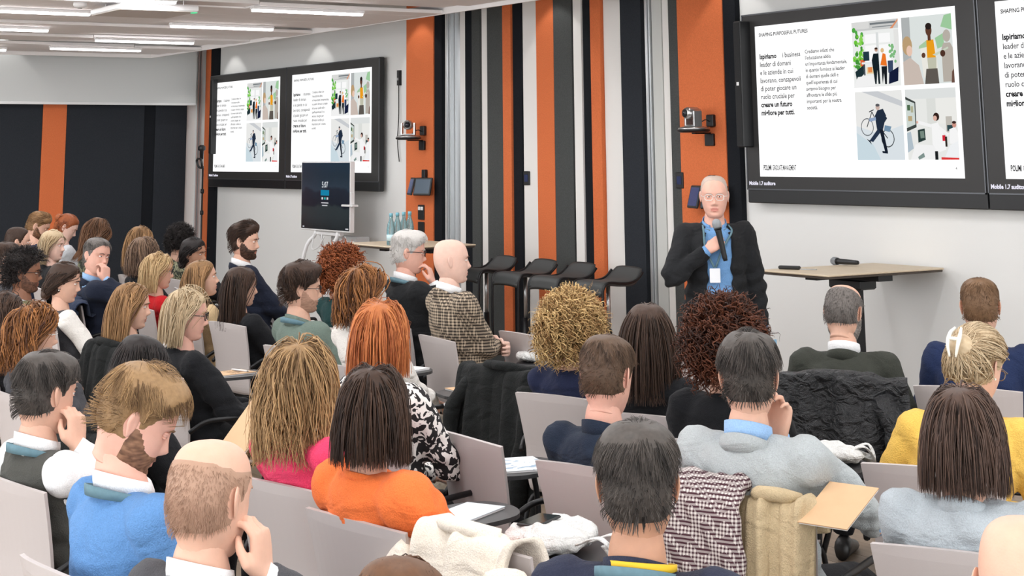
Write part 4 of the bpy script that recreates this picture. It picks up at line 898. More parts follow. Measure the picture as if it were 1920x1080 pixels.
    if collar in ('crew', 'turtle', 'polo'):
        V, Fc = neck_band(nc+np.array([0, 0, -.008]), nr*(1.28 if collar == 'crew' else 1.14), nr*(1.26 if collar == 'crew' else 1.16), {'crew': .016, 'turtle': .052, 'polo': .04}[collar], .008, ln, th=.006, open_=0 if collar != 'polo' else .3, flare=.004, slope=.02); mesh('collar', V, Fc, shirt if (collar == 'polo' and shirt) else top, root, smooth=True)
    if lanyard:
        V, Fc = neck_band(nc+np.array([0, -.006, .010]), nr*1.40, nr*1.46, .018, .010, ln*.6, th=.003, open_=.5, slope=.035, flare=.002); mesh('lanyard', V, Fc, lanyard, root, smooth=True)
    if earring:
        for k in (-1, 1): V, Fc = ell((k*.083, -.008, -.040), (.0042,)*3, 5, 8); mesh('earring', (V*hs)@Rh.T+Hc, Fc, mat('pearl', srgb(240, 235, 225), .2), root, smooth=True)
    # ---- legs
    G = MB()
    if not stand:
        G.add(*loft([ring(np.array([0, y_, hz+z_]), hw*w, f*w, b_*w, 18) for y_, z_, hw, f, b_ in ((0, -.045, .15, .12, .12), (0, 0, .178, .15, .135), (0, .07, .172, .13, .13), (0, .11, .15, .11, .11))]))
        for k in (-1, 1):
            hipP = np.array([k*.095*w, .02, hz+.01]); kn = np.array([k*.115, .455, hz-.005]); an = np.array([k*.12, .44, .10])
            G.add(*tube(smooth_path([hipP, kn*.5+hipP*.5+np.array([0, 0, .015]), kn+np.array([0, .0, -.02]), kn*.5+an*.5, an], 5), np.interp(np.linspace(0, 1, 21), [0, .25, .5, .7, 1], [.092, .085, .066, .062, .056])*(.93 if sex == 'f' else 1.), 14))
    else:
        G.add(*loft([ring(np.array([0, 0, hz+z_]), hw*w, f*w, b_*w, 18) for z_, hw, f, b_ in ((-.12, .15, .12, .12), (0, .172, .14, .14), (.10, .160, .13, .125), (.14, .155, .125, .12))]))
        for k in (-1, 1):
            G.add(*tube(smooth_path([(k*.09, 0, hz-.02), (k*.10, .01, hz*.52), (k*.115, -.01, .09)], 6), np.interp(np.linspace(0, 1, 13), [0, .5, 1], [.10, .072, .062]), 14))
    V, Fc = remesh(np.concatenate(G.V), G.F, .02, 4, .5); N = vnormals(V, Fc); V = noise_disp(V, N, .004, 28, rs.rand()*6)
    mesh('trousers', V, Fc, trousers or MATS['trouser_black'], root, smooth=True)
    for k in (-1, 1):
        x0, y0 = (k*.12, .44) if not stand else (k*.115, -.01); rings = []
        for y_, hw, z1 in ((-.07, .030, .07), (-.05, .038, .10), (.0, .040, .105), (.06, .042, .075), (.13, .044, .055), (.18, .034, .045), (.20, .016, .03)):
            th = np.arange(12)/12*2*math.pi; rings.append(np.stack([x0+hw*np.cos(th), np.full(12, y0+y_), z1/2+.001+z1/2*np.sin(th)], 1))
        mesh('shoe', *loft(rings), MATS['shoe_black'], root, smooth=True)
    PEOPLE.append(dict(root=root, px=px, xy=root_xy[:2], byaw=byaw, label=label, Hc=Hc, Rz=Rz, Nb=Nb, depth=depth, arms=arm_pts, Rh=Rh, hs=hs, ax=ax, hz=hz))
    return PEOPLE[-1]

# ------------------------------------------------------------------ chairs
M_shell = mat('chair_shell', srgb(188, 180, 178), .5, spec=.4, bump=.05, bscale=500)
M_tab = mat('writing_tablet', srgb(52, 52, 54), .4)
def chair_proto():
    root = empty('tablet_chair', (0, -3, 0), 0, 'x', 'chair')
    prof = smooth_path([(-.165, .437), (-.205, .455), (-.226, .53), (-.240, .63), (-.262, .74), (-.285, .838)], 5); rows = []
    for y, z in prof:
        hw = np.interp(z, [.43, .50, .62, .86], [.200, .205, .208, .232]); bow = np.interp(z, [.43, .6, .86], [.010, .03, .035])
        u = np.linspace(-1, 1, 13); rows.append(np.stack([u*hw, y+bow*np.abs(u)**2.2, z+.0*u+(.012*(1-u*u) if z > .825 else 0)], 1))
    rows = np.array(rows); k, m, _ = rows.shape; nf = np.zeros_like(rows); T = np.gradient(rows, axis=0); Sx = np.gradient(rows, axis=1); nf = np.cross(Sx, T); nf /= np.linalg.norm(nf, axis=2)[:, :, None]
    V = np.concatenate([(rows+nf*.006).reshape(-1, 3), (rows-nf*.006).reshape(-1, 3)]); Fc = []; o = k*m
    for a in range(k-1):
        for b in range(m-1): Fc += [(a*m+b, a*m+b+1, a*m+m+b+1, a*m+m+b), (o+a*m+b, o+a*m+m+b, o+a*m+m+b+1, o+a*m+b+1)]
    bd = [b for b in range(m)]+[a*m+m-1 for a in range(1, k)]+[(k-1)*m+b for b in range(m-2, -1, -1)]+[a*m for a in range(k-2, 0, -1)]
    for i in range(len(bd)): p, q = bd[i], bd[(i+1) % len(bd)]; Fc.append((q, p, o+p, o+q))
    mesh('backrest', V, Fc, M_shell, root, smooth=False)
    rows = []
    for y, z in smooth_path([(-.175, .442), (-.14, .440), (-.02, .434), (.12, .440), (.20, .436), (.235, .415)], 4):
        hw = np.interp(y, [-.18, 0, .2, .24], [.20, .225, .222, .20]); u = np.linspace(-1, 1, 11); rows.append(np.stack([u*hw, np.full(11, y), z+.012*np.abs(u)**2.5], 1))
    rows = np.array(rows); k, m, _ = rows.shape; V = np.concatenate([rows.reshape(-1, 3), rows.reshape(-1, 3)-np.array([0, 0, .012])]); Fc = []; o = k*m
    for a in range(k-1):
        for b in range(m-1): Fc += [(a*m+b, a*m+b+1, a*m+m+b+1, a*m+m+b), (o+a*m+b, o+a*m+m+b, o+a*m+m+b+1, o+a*m+b+1)]
    bd = [b for b in range(m)]+[a*m+m-1 for a in range(1, k)]+[(k-1)*m+b for b in range(m-2, -1, -1)]+[a*m for a in range(k-2, 0, -1)]
    for i in range(len(bd)): p, q = bd[i], bd[(i+1) % len(bd)]; Fc.append((q, p, o+p, o+q))
    mesh('seat', V, Fc, M_shell, root, smooth=True)
    for sx in (-1, 1):
        mesh('leg', *tube(smooth_path([(sx*.20, .16, .425), (sx*.235, .19, .40), (sx*.245, .215, .2), (sx*.25, .235, .0)], 4), .011, 8), M_blkm, root, smooth=True)
        mesh('leg', *tube(smooth_path([(sx*.19, -.13, .42), (sx*.225, -.17, .39), (sx*.235, -.225, .2), (sx*.24, -.265, .0)], 4), .011, 8), M_blkm, root, smooth=True)
        mesh('armrest', *tube(smooth_path([(sx*.232, .19, .40), (sx*.262, .21, .52), (sx*.268, .19, .632), (sx*.268, .14, .652), (sx*.268, -.06, .652), (sx*.262, -.15, .645), (sx*.235, -.215, .60)], 4), .011, 8), M_blkm, root, smooth=True)
    b = MB(); b.tube([(-.2, .16, .42), (.2, .16, .42)], .010, 8); b.tube([(-.19, -.13, .415), (.19, -.13, .415)], .010, 8); b.tube([(-.15, -.13, .415), (-.15, .16, .42)], .01, 8); b.tube([(.15, -.13, .415), (.15, .16, .42)], .01, 8)
    b.build('under_frame', M_blkm, root, True)
    return root
def tablet_arm(root):
    poly = []
    for x, y, r in ((.10, .18, .03), (.37, .16, .05), (.39, .46, .07), (.14, .50, .10)): pass
    pts = smooth_path([(.09, .26), (.10, .42), (.16, .50), (.28, .49), (.37, .40), (.375, .22), (.31, .13), (.22, .14), (.13, .18), (.09, .26)], 4)[:-1]
    t = MB().prism([tuple(p) for p in pts], 'z', .685, .699).build('writing_tablet', M_tab, root)
    b = MB(); b.tube(smooth_path([(.268, .12, .652), (.27, .16, .668), (.25, .22, .684)], 4), .012, 8); b.build('tablet_hinge', M_steel, root, True)
CH0 = chair_proto(); CHT = copy_tree(CH0); tablet_arm(CHT); CHAIRS = []
for _c in (CH0, CHT):
    for _k in list(_c.children): pass
def chair(xy, byaw, label, tab=False):
    c = copy_tree(CHT if tab else CH0); c.location = (xy[0], xy[1], 0); c.rotation_euler = (0, 0, -R(byaw)); c['label'] = label; c['group'] = 'grey audience chairs'
    CHAIRS.append(c); return c
def chair_px(px, pytop, depth, yaw, label, tab=False, zt=.86):
    """an empty chair given by where the middle of its back's top edge is seen"""
    p = at_z(px, pytop, .845); a = R(yaw+CAMYAW); c = p[:2]-np.array([math.sin(a), math.cos(a)])*(-.285)
    return chair(c, yaw+CAMYAW, label, tab)

# ------------------------------------------------------------------ the audience
cloth('trouser_black', (28, 28, 31)); mat('shoe_black', srgb(28, 26, 26), .4)
WS = cloth('shirt_white', (238, 238, 240), folds=.25); LB = cloth('shirt_light_blue', (150, 185, 225), folds=.25)
SUITN = cloth('suit_navy', (32, 38, 54)); SUITB = cloth('suit_black', (33, 34, 36)); SUITG = cloth('suit_green_grey', (58, 60, 54)); SUITD = cloth('suit_dark_grey', (76, 76, 80), folds=.3)
BLK = cloth('knit_black', (27, 28, 31)); NAVY = cloth('knit_navy', (32, 38, 64)); GREENK = cloth('knit_sage', (110, 125, 116)); TEAL = cloth('knit_teal', (30, 62, 62)); IVORY = cloth('knit_ivory', (236, 230, 224), folds=.5)
BLUE = cloth('knit_blue', (94, 138, 190), folds=.4); PINK = cloth('knit_pink', (245, 72, 112), folds=.45); ORANGE = cloth('blazer_orange', (248, 120, 62), folds=.4); YEL = cloth('knit_yellow', (228, 186, 92), folds=.4)
LGREY = cloth('blazer_light_grey', (172, 178, 180), folds=.4); LGREY2 = cloth('blazer_pinstripe', (172, 180, 186), folds=.35); RED = cloth('knit_red', (190, 30, 36)); BEIGE = cloth('shirt_beige', (208, 180, 140)); OLIVE = cloth('knit_olive', (104, 100, 72)); VEST = cloth('vest_charcoal', (74, 74, 70)); DGREY = cloth('knit_dark_grey', (66, 66, 70)); NAVYJ = cloth('jacket_ink', (34, 44, 60), folds=.35); LGT = cloth('top_light_grey', (196, 198, 202)); CREAM = cloth('trouser_cream', (222, 214, 198), folds=.5); JEAN = cloth('jeans_dark', (38, 46, 64))
LAN = mat('lanyard_teal', srgb(92, 124, 136), .7, var=.25, vscale=60); LANY = mat('lanyard_yellow', srgb(226, 186, 40), .7)
def plaid(name, base, line, sc=26., lw=.28):
    m, n, l, p = nodes_mat(name); tc = n.new('ShaderNodeTexCoord'); outs = []
    for ax_, s in (('X', sc), ('Z', sc), ('Y', sc)):
        w = n.new('ShaderNodeTexWave'); w.wave_type = 'BANDS'; w.bands_direction = ax_; w.inputs['Scale'].default_value = s/3.1; w.inputs['Distortion'].default_value = .6; w.inputs['Detail Scale'].default_value = 1.2; l.new(tc.outputs['Object'], w.inputs['Vector'])
        r = n.new('ShaderNodeMath'); r.operation = 'GREATER_THAN'; r.inputs[1].default_value = 1-lw; l.new(w.outputs['Fac'], r.inputs[0]); outs.append(r)
    a = n.new('ShaderNodeMath'); a.operation = 'MAXIMUM'; l.new(outs[0].outputs[0], a.inputs[0]); l.new(outs[2].outputs[0], a.inputs[1])
    a2 = n.new('ShaderNodeMath'); a2.operation = 'ADD'; l.new(a.outputs[0], a2.inputs[0]); l.new(outs[1].outputs[0], a2.inputs[1])
    h = n.new('ShaderNodeMath'); h.operation = 'MULTIPLY'; h.inputs[1].default_value = .55; h.use_clamp = True; l.new(a2.outputs[0], h.inputs[0])
    mx = n.new('ShaderNodeMix'); mx.data_type = 'RGBA'; mx.inputs[6].default_value = (*srgb(*base), 1); mx.inputs[7].default_value = (*srgb(*line), 1); l.new(h.outputs[0], mx.inputs[0]); l.new(mx.outputs[2], p.inputs['Base Color']); p.inputs['Roughness'].default_value = .95
    return m
CHECK = plaid('blazer_check', (186, 168, 146), (46, 38, 32), 60, .42)
def blotch(name, c1, c2, sc, thr=.5):
    m, n, l, p = nodes_mat(name); tc = n.new('ShaderNodeTexCoord'); nz = n.new('ShaderNodeTexNoise'); nz.inputs['Scale'].default_value = sc; nz.inputs['Detail'].default_value = 1.5; nz.inputs['Distortion'].default_value = 1.2; l.new(tc.outputs['Object'], nz.inputs['Vector'])
    r = n.new('ShaderNodeMath'); r.operation = 'GREATER_THAN'; r.inputs[1].default_value = thr; l.new(nz.outputs['Fac'], r.inputs[0])
    mx = n.new('ShaderNodeMix'); mx.data_type = 'RGBA'; mx.inputs[6].default_value = (*srgb(*c1), 1); mx.inputs[7].default_value = (*srgb(*c2), 1); l.new(r.outputs[0], mx.inputs[0]); l.new(mx.outputs[2], p.inputs['Base Color']); p.inputs['Roughness'].default_value = .85
    return m
BW = blotch('blouse_black_white', (30, 28, 30), (238, 234, 230), 30, .52); CAMO = blotch('blouse_camo', (48, 52, 42), (132, 130, 104), 34, .52)
GB = mat('spectacles_black', srgb(24, 22, 24), .3); GM = mat('spectacles_metal', srgb(170, 150, 120), .3, metal=.8); GT = mat('spectacles_clear', srgb(226, 222, 218), .2)
# hair colours (dark tone, light tone)
h_dbrown = ((34, 24, 20), (88, 64, 50)); h_brown = ((62, 42, 30), (138, 98, 70)); h_lbrown = ((96, 70, 46), (186, 144, 100)); h_blond = ((150, 116, 78), (236, 208, 160)); h_ash = ((152, 128, 96), (226, 206, 174))
h_black = ((18, 16, 17), (62, 54, 52)); h_grey = ((60, 56, 54), (150, 142, 136)); h_white = ((172, 168, 164), (232, 228, 224)); h_red = ((96, 46, 24), (190, 108, 62)); h_ginger = ((134, 66, 32), (226, 146, 88)); h_auburn = ((64, 36, 24), (196, 132, 76)); h_dblond = ((84, 60, 40), (204, 166, 118)); h_curlb = ((130, 94, 56), (246, 212, 150)); h_saltpep = ((30, 27, 26), (112, 104, 98))
FACE = dict  # shorthand
def at_mouth(k=1): return dict(head=(k*.045, .135, -.155), dir=(-k*.25, -.22, .9), palm=(-k*.4, -.9, -.2), pose='soft', pole=(k*.5, .2, -1))
def at_cheek(k=1): return dict(head=(k*.105, .075, -.150), dir=(-k*.12, -.15, .95), palm=(-k*.9, -.2, 0), pose='soft', pole=(k*.8, .3, -1))

P_ = person
# back left
P_(73, 402, 15.4, 'man with tousled light brown hair and beard looking down, in front of the orange strip', 65, 85, 25, 0, 'm', hair=S('swept'), hc=h_lbrown, top=NAVY, kind='sweater', collar='crew', beard=(.004, h_brown))
P_(126, 406, 15.0, 'woman with auburn ponytail looking down by the charcoal wall', 65, 85, 28, hair=S('tied', bun=(0, -.115, .05), bunball=((0, -.115, .045), .038)), hc=h_red, top=LGT, kind='blouse', collar='crew', sk='fair')
P_(34, 427, 13.7, 'man with receding dark hair at the left edge, in profile', 62, 68, 5, 0, 'm', hair=S('buzz', rec=.025, side=.005, top=.004), hc=h_dbrown, top=SUITN, kind='jacket', collar='jacket', beard=(.0008, ((140, 108, 90), (180, 142, 122))))
P_(100, 434, 13.1, 'blonde woman with red lips in a dark top, far left rows', 65, 102, 2, 0, hair=S('bob', part=.02), hc=h_ash, top=BLK, kind='jacket', collar='jacket', sk='fair', shirt=WS)
P_(181, 415, 14.6, 'woman with brown hair bent forward and pale blue lanyard, camouflage blouse', 60, 62, 38, hair=S('longwavy', curl=(.006, 1.)), hc=h_brown, top=CAMO, kind='blouse', collar='crew', lanyard=LAN, lean=.02)
P_(14, 456, 12.2, 'man with dark hair cut off by the left edge, grey jacket', 65, 72, 4, 0, 'm', hair=S('short'), hc=h_dbrown, top=SUITD, kind='jacket', collar='jacket')
P_(48, 477, 10.7, 'man with black curly hair, dark glasses and olive sweater', 62, 84, 2, 0, 'm', sk='brown', hair=S('curlyshort', len=.062), hc=h_black, top=OLIVE, kind='sweater', collar='polo', shirt=LGT, glasses=(GB, .0022), beard=(.0008, ((70, 50, 42), (120, 86, 70))))
P_(182, 449, 11.7, 'man in navy suit resting fingers on his lips', 75, 126, 4, -8, 'm', sk='pink', hair=S('short', rec=.012), hc=h_grey, top=SUITN, kind='jacket', collar='suit', shirt=LB, gap=(.35, .62), arms={1: dict(head=(.02, .165, -.150), dir=(0, -.30, .95), palm=(0, -1, -.3), pose='soft', pole=(.6, .2, -1))})
P_(122, 496, 10.2, 'woman with dark tied hair, grey vest and white sleeves in profile', 62, 88, 8, 0, hair=S('lowtied'), hc=h_dbrown, top=DGREY, kind='vest', sleeves=IVORY, collar='crew', earring=True)
P_(263, 428, 14.3, 'woman with long brown hair turned away before the charcoal wall', 55, 48, 14, hair=S('longwavy', curl=(.004, .8)), hc=h_lbrown, top=BLK, kind='sweater', collar='crew')
P_(270, 448, 12.4, 'woman with shoulder-length streaked brown hair and glasses, black top', 55, 60, 10, hair=S('wavy', curl=(.007, 1.1), vol=.022), hc=((70, 52, 42), (162, 132, 108)), top=BLK, kind='sweater', collar='crew', glasses=(GB, .002))
P_(338, 430, 13.9, 'woman with short black curls looking away, patterned collar', 50, 30, 18, hair=S('curlyshort', len=.05), hc=h_black, top=CAMO, kind='blouse', collar='jacket')
P_(364, 449, 12.8, 'woman with dark tied hair resting cheek on hand', 70, 108, 2, 4, hair=S('lowtied'), hc=h_black, top=BLK, kind='sweater', collar='crew', sk='tan', arms={1: at_mouth(1)})
P_(298, 477, 11.3, 'blonde woman with glasses and bright red sweater', 62, 84, 4, hair=S('bob', vol=.026, curl=(.005, .8)), hc=h_blond, top=RED, kind='sweater', collar='crew', glasses=(GB, .0018), earring=True)
P_(380, 490, 10.7, 'woman with straight light brown hair and beige shirt gazing up', 60, 80, -8, hair=S('longstraight', tips=.2), hc=h_lbrown, top=BEIGE, kind='shirt', collar='jacket', trousers=cloth('trouser_tan', (150, 128, 98)))
P_(459, 421, 11.7, 'bearded man in navy suit and dark tie sitting upright below the displays', 70, 98, 4, 0, 'm', hair=S('swept', len=.07, top=.02, quiff=.012), hc=h_dbrown, top=SUITN, kind='jacket', collar='suit', shirt=WS, tie=cloth('tie_maroon', (66, 26, 32)), gap=(.3, .62), beard=(.006, h_dbrown))
P_(453, 503, 10.2, 'woman with very long straight dark hair and black blazer', 52, 68, 4, hair=S('longstraight'), hc=h_dbrown, top=BLK, kind='blazer', collar='jacket')
P_(248, 535, 8.9, 'woman with long honey-brown hair and navy top, pearl earring', 58, 86, 4, hair=S('longwavy', curl=(.004, .8), vol=.02), hc=h_lbrown, top=NAVY, kind='blazer', collar='crew', earring=True)
P_(352, 546, 7.95, 'woman with ash blonde bob, black-rimmed glasses and black jacket', 60, 88, 6, hair=S('bob', vol=.026, part=.02), hc=h_ash, top=BLK, kind='jacket', collar='jacket', glasses=(GB, .0024), sk='pink')
P_(10, 552, 8.8, 'woman with dark curly hair cut off by the left edge', 60, 72, 6, hair=S('wavy'), hc=h_dbrown, top=DGREY, kind='sweater', collar='crew', glasses=(GM, .0012))
P_(66, 577, 7.3, 'woman with wavy auburn hair and clear glasses, dark grey top', 55, 74, 6, hair=S('wavy', vol=.036), hc=h_auburn, top=DGREY, kind='sweater', collar='crew', glasses=(GT, .0018), arms={1: dict(head=(.05, .20, -.20), dir=(-.2, -.2, .9), palm=(-.3, -.9, 0), pose='soft', pole=(.7, .2, -1))})
P_(88, 667, 5.4, 'man with thick dark grey hair, charcoal vest and white shirt sleeves, hand at his face', 50, 38, 8, 0, 'm', hair=S('sidep', len=.05, top=.012), hc=h_saltpep, top=VEST, kind='vest', sleeves=WS, collar='shirt', shirt=WS, lanyard=LAN, sk='light', arms={1: at_cheek(1)})
P_(262, 638, 6.3, 'woman with sleek dark hair and black coat leaning on her tablet', 50, 42, 22, hair=S('longstraight'), hc=h_black, top=BLK, kind='coat', collar='jacket', lean=.0)
P_(258, 712, 4.35, 'bearded man with light brown hair in a blue sweater, looking down', 50, 76, 30, 0, 'm', hair=S('short', len=.046, top=.022, shortside=.10, side=.007, lift=.08, nape=.03, quiff=.012, vol=.02), hc=h_dblond, top=BLUE, kind='sweater', collar='shirt', shirt=WS, lanyard=LAN, beard=(.003, ((84, 58, 44), (150, 112, 88))), sk='pink', lean=.0)
P_(396, 826, 3.65, 'balding man in dark grey pinstripe suit at the bottom, hand at his mouth', 40, 28, 8, 0, 'm', hair=S('fringe', side=.0012, top=.0012), hc=((158, 126, 106), (190, 154, 132)), top=SUITD, kind='jacket', collar='suit', shirt=WS, sk='light', arms={1: at_cheek(1)})
# middle
P_(566, 499, 8.9, 'young man with dark hair, glasses and sage green sweater', 52, 78, 4, 0, 'm', hair=S('mop', len=.07, top=.024), hc=h_dbrown, top=GREENK, kind='sweater', collar='turtle', lanyard=LAN, glasses=(GB, .0018), beard=(.0006, ((150, 116, 98), (186, 146, 126))))
P_(640, 474, 9.9, 'woman with full curly red hair and dark teal top', 52, 45, 6, hair=S('curlybig', vol=.035), hc=h_red, top=TEAL, kind='sweater', collar='crew')
P_(682, 506, 8.1, 'woman with wavy brown hair, ivory sweater and cream trousers', 50, 66, 6, hair=S('wavy', vol=.036), hc=h_auburn, top=IVORY, kind='sweater', collar='crew', trousers=CREAM)
P_(766, 436, 10.0, 'white-haired man with dark glasses and black suit, hand at his chin', 62, 84, 6, 0, 'm', hair=S('short', len=.03, top=.014, quiff=.018), hc=h_white, top=SUITB, kind='jacket', collar='suit', shirt=WS, lanyard=LAN, glasses=(GB, .0022), sk='pink', arms={1: dict(head=(.03, .165, -.165), dir=(-.1, -.35, .9), palm=(-.2, -.9, -.2), pose='soft', pole=(.6, .1, -1))})
P_(846, 449, 9.3, 'bald man in brown checked blazer with arms folded', 62, 82, 0, 0, 'm', hair=None, hc=h_brown, top=CHECK, kind='blazer', collar='suit', shirt=WS, trousers=JEAN, sk='fair', arms={1: 'fold', -1: 'fold'})
P_(714, 571, 6.1, 'woman with ginger bob and black and white blouse, seen from behind', 42, 22, 4, hair=S('bob', vol=.026), hc=h_ginger, top=BW, kind='blouse', collar='crew')
P_(562, 648, 5.3, 'woman with long dark blonde waves and bright pink sweater', 44, 8, 6, lean=-.13, hair=S('longwavy', vol=.034), hc=h_dblond, top=PINK, kind='sweater', collar='crew')
P_(700, 696, 4.8, 'woman with sleek dark brown bob and orange puff-sleeved blazer', 48, 16, 6, lean=-.13, hair=S('bob', vol=.024), hc=h_dbrown, top=ORANGE, kind='blazer', collar='crew', hem='puff', wide=1.04)
# right half
P_(1070, 570, 7.1, 'woman with big curly blonde hair and navy sweater', 40, 22, 4, hair=S('curlybig', vol=.05), hc=h_curlb, top=NAVY, kind='sweater', collar='crew')
P_(1137, 638, 5.55, 'man with short brown hair and ink blue collared jacket, head bowed', 40, 28, 14, 0, 'm', hair=S('short', side=.003, top=.012), hc=((52, 40, 32), (128, 102, 82)), top=NAVYJ, kind='jacket', collar='turtle', sk='pink', wide=1.02)
P_(1214, 573, 6.6, 'woman with long straight dark brown hair and black top, seen from behind', 30, 18, 4, hair=S('longstraight'), hc=((36, 26, 22), (104, 80, 66)), top=BLK, kind='sweater', collar='crew')
P_(1356, 590, 6.0, 'woman with big dark curls and black jacket below the standing speaker', 25, 4, 4, hair=S('curlybig', vol=.06), hc=((36, 20, 16), (118, 66, 42)), top=BLK, kind='jacket', collar='crew')
P_(1402, 632, 5.0, 'man with dark greying hair and light grey blazer, hand on his cheek', 32, 12, 6, 0, 'm', hair=S('sidep', len=.055, top=.016), hc=h_saltpep, top=LGREY, kind='blazer', collar='suit', shirt=LB, sk='light', arms={-1: dict(head=(.075, .085, -.165), dir=(.12, -.1, .95), palm=(-.5, -.8, 0), pose='soft', pole=(-.6, .3, -1)), 1: dict(at=(.20, .36, .70), dir=(-.1, 1, .1), palm=(-.3, 0, -1), pose='soft', pole=(.9, -.3, -.5))})
P_(1580, 540, 7.5, 'balding bearded man in dark green-grey suit leaning forward', 22, 30, 22, 0, 'm', hair=S('fringe', fringe_only=.075, side=.006), hc=h_grey, top=SUITG, kind='jacket', collar='suit', shirt=WS, beard=(.006, h_grey), lean=.06)
P_(1835, 525, 7.4, 'man with cropped light brown hair and navy suit near the right wall', 30, 16, 8, 0, 'm', hair=S('short', len=.02, side=.004, top=.007), hc=((82, 60, 42), (150, 116, 86)), top=cloth('suit_blue', (34, 46, 78)), kind='jacket', collar='jacket', lean=.10, wide=1.06)
P_(1828, 628, 5.6, 'blonde woman with hair clipped up and mustard yellow sweater', 30, 46, 24, hair=S('updo'), hc=h_ash, top=YEL, kind='sweater', collar='crew', shirt=LB, glasses=(GM, .0016), lean=.08, side=.09, wide=1.15, earring=True)
P_(1802, 735, 4.4, 'woman with dark brown bob and pale grey pinstripe blazer', 30, 34, 10, hair=S('bob', vol=.024), hc=((42, 30, 26), (112, 88, 76)), top=LGREY2, kind='blazer', collar='jacket', wide=1.08)
P_(1193, 800, 3.6, 'man with dark hair, navy blazer and two lanyards at the bottom centre', 22, 4, 4, 0, 'm', hair=S('short', len=.05, top=.014), hc=h_saltpep, top=cloth('blazer_navy', (46, 50, 68)), kind='blazer', collar='turtle', lanyard=LAN, sk='tan')
P_(1915, 968, 3.0, 'bald man cut off by the bottom right corner', 30, 22, 4, 0, 'm', hair=None, hc=h_brown, top=SUITD, kind='jacket', collar='jacket', sk='light')

P_(745, 1072, 2.95, 'person of whom only the brown crown shows at the bottom edge', 40, 20, 25, hair=S('bob'), hc=h_brown, top=DGREY, kind='sweater', collar='crew')

# the standing speaker
MICP = (-.0, .0, 0)
spk = P_(1338, 330, 9.7, 'standing bald man in dark suit and blue shirt speaking into a microphone', 176, 187, 4, 0, 'm', stand=True, lean=.02, hair=S('buzz', rec=.05, side=.002, top=.0015, n=0), hc=((170, 150, 138), (214, 196, 184)), top=SUITB, kind='jacket', collar='suit', shirt=cloth('shirt_denim_blue', (112, 156, 204), folds=.4),
         gap=(.42, .46), glasses=(GT, .0018), lanyard=LAN, sk='pink', trousers=cloth('trouser_black', (28, 28, 31)), voxel=.009,
         arms={1: dict(at=None, head=(.050, .150, -.290), dir=(-.75, .22, .6), palm=(-.45, -.75, -.35), pose='grip', pole=(1, -.2, -.7), inhead=False), -1: dict(at=(-.265, .05, .74), dir=(.05, .1, -1), palm=(.8, .3, 0), pose='soft', pole=(-.6, -.8, 0))})
# chairs under everybody
TABS = {248, 352, 682, 714, 562, 700, 1356, 1580, 380, 453, 122, 566, 846}
for q in PEOPLE[:-1]:
    a = R(q['byaw']); xy = q['xy']+.06*np.array([math.sin(a), math.cos(a)])
    q['chair'] = chair(xy, q['byaw'], 'grey plastic chair of the '+' '.join(q['label'].replace(',', '').split()[:9]), tab=q['px'] in TABS)
BY = {q['px']: q for q in PEOPLE}

# ------------------------------------------------------------------ furniture at the front
M_tab_top = wood('table_top_oak', (196, 176, 148), (218, 202, 178), 3.); M_tabedge = mat('table_edge', srgb(70, 60, 52), .6)
def high_table(x0, x1, y0, y1, z, label):
    o = empty('high_table', ((x0+x1)/2, (y0+y1)/2, 0), 0, label, 'table', 'height adjustable tables'); hx, hy = (x1-x0)/2, (y1-y0)/2
    MB().box(-hx, hx, -hy, hy, z-.012, z, bev=.004).build('table_top', M_tab_top, o); MB().box(-hx+.006, hx-.006, -hy+.006, hy-.006, z-.026, z-.012, bev=.004).build('edge_board', M_tabedge, o)
    b = MB(); b.box(-.30*hx/.32, .30*hx/.32, -.06, .06, z-.06, z-.026); b.box(-.05, .05, -hy*.7, hy*.7, z-.052, z-.026); b.build('support_beam', M_blkm, o)
    MB().box(-.14, .14, -.07, .07, z-.12, z-.06, bev=.01).build('motor_housing', M_blk, o)
    MB().box(-.055, .055, -.04, .04, z-.62, z-.06, bev=.006).build('upper_column', M_blkm, o); MB().box(-.065, .065, -.05, .05, .03, z-.5, bev=.006).build('lower_column', M_blkm, o)
    MB().box(-.28, .28, -.24, .24, 0, .03, bev=.01).build('foot_plate', M_blkm, o)
    return o
high_table(-7.92, -7.31, 6.95, 7.94, 1.105, 'tall oak-topped table on a black column beside the standing speaker')
high_table(-12.70, -11.72, 6.50, 7.22, 1.10, 'tall oak-topped table with water bottles by the far displays')
# bottles
M_glass = mat('bottle_glass', srgb(178, 214, 220), .08, trans=.75, spec=.6); M_lbl = mat('bottle_label', srgb(196, 222, 228), .6); M_cap = mat('bottle_cap', srgb(120, 180, 196), .4)
for k, (px_, py_) in enumerate(((733, 453), (745, 452), (757, 450.5), (768, 449.5))):
    p = at_z(px_, py_, 1.10); p[0] = min(max(p[0], -12.62), -11.8); t = at(px_, py_, 14.4)
    q = at_wy(px_, py_, 6.62+.11*k); lb = ('first', 'second', 'third', 'fourth')[k]
    o = empty('water_bottle', (q[0]+.0, 6.62+.11*k, 1.10), 0, 'pale blue water bottle, %s from the left on the far table' % lb, 'bottle', 'water bottles on the far table')
    MB().lathe([(.034, 0), (.036, .01), (.036, .13), (.030, .165), (.016, .205), (.0135, .23)], m=16).build('glass', M_glass, o, True)
    MB().lathe([(.0366, .035), (.0366, .085)], m=16).build('paper_label', M_lbl, o, True); MB().lathe([(.016, .228), (.016, .255), (.012, .257)], m=14).build('cap', M_cap, o, True)
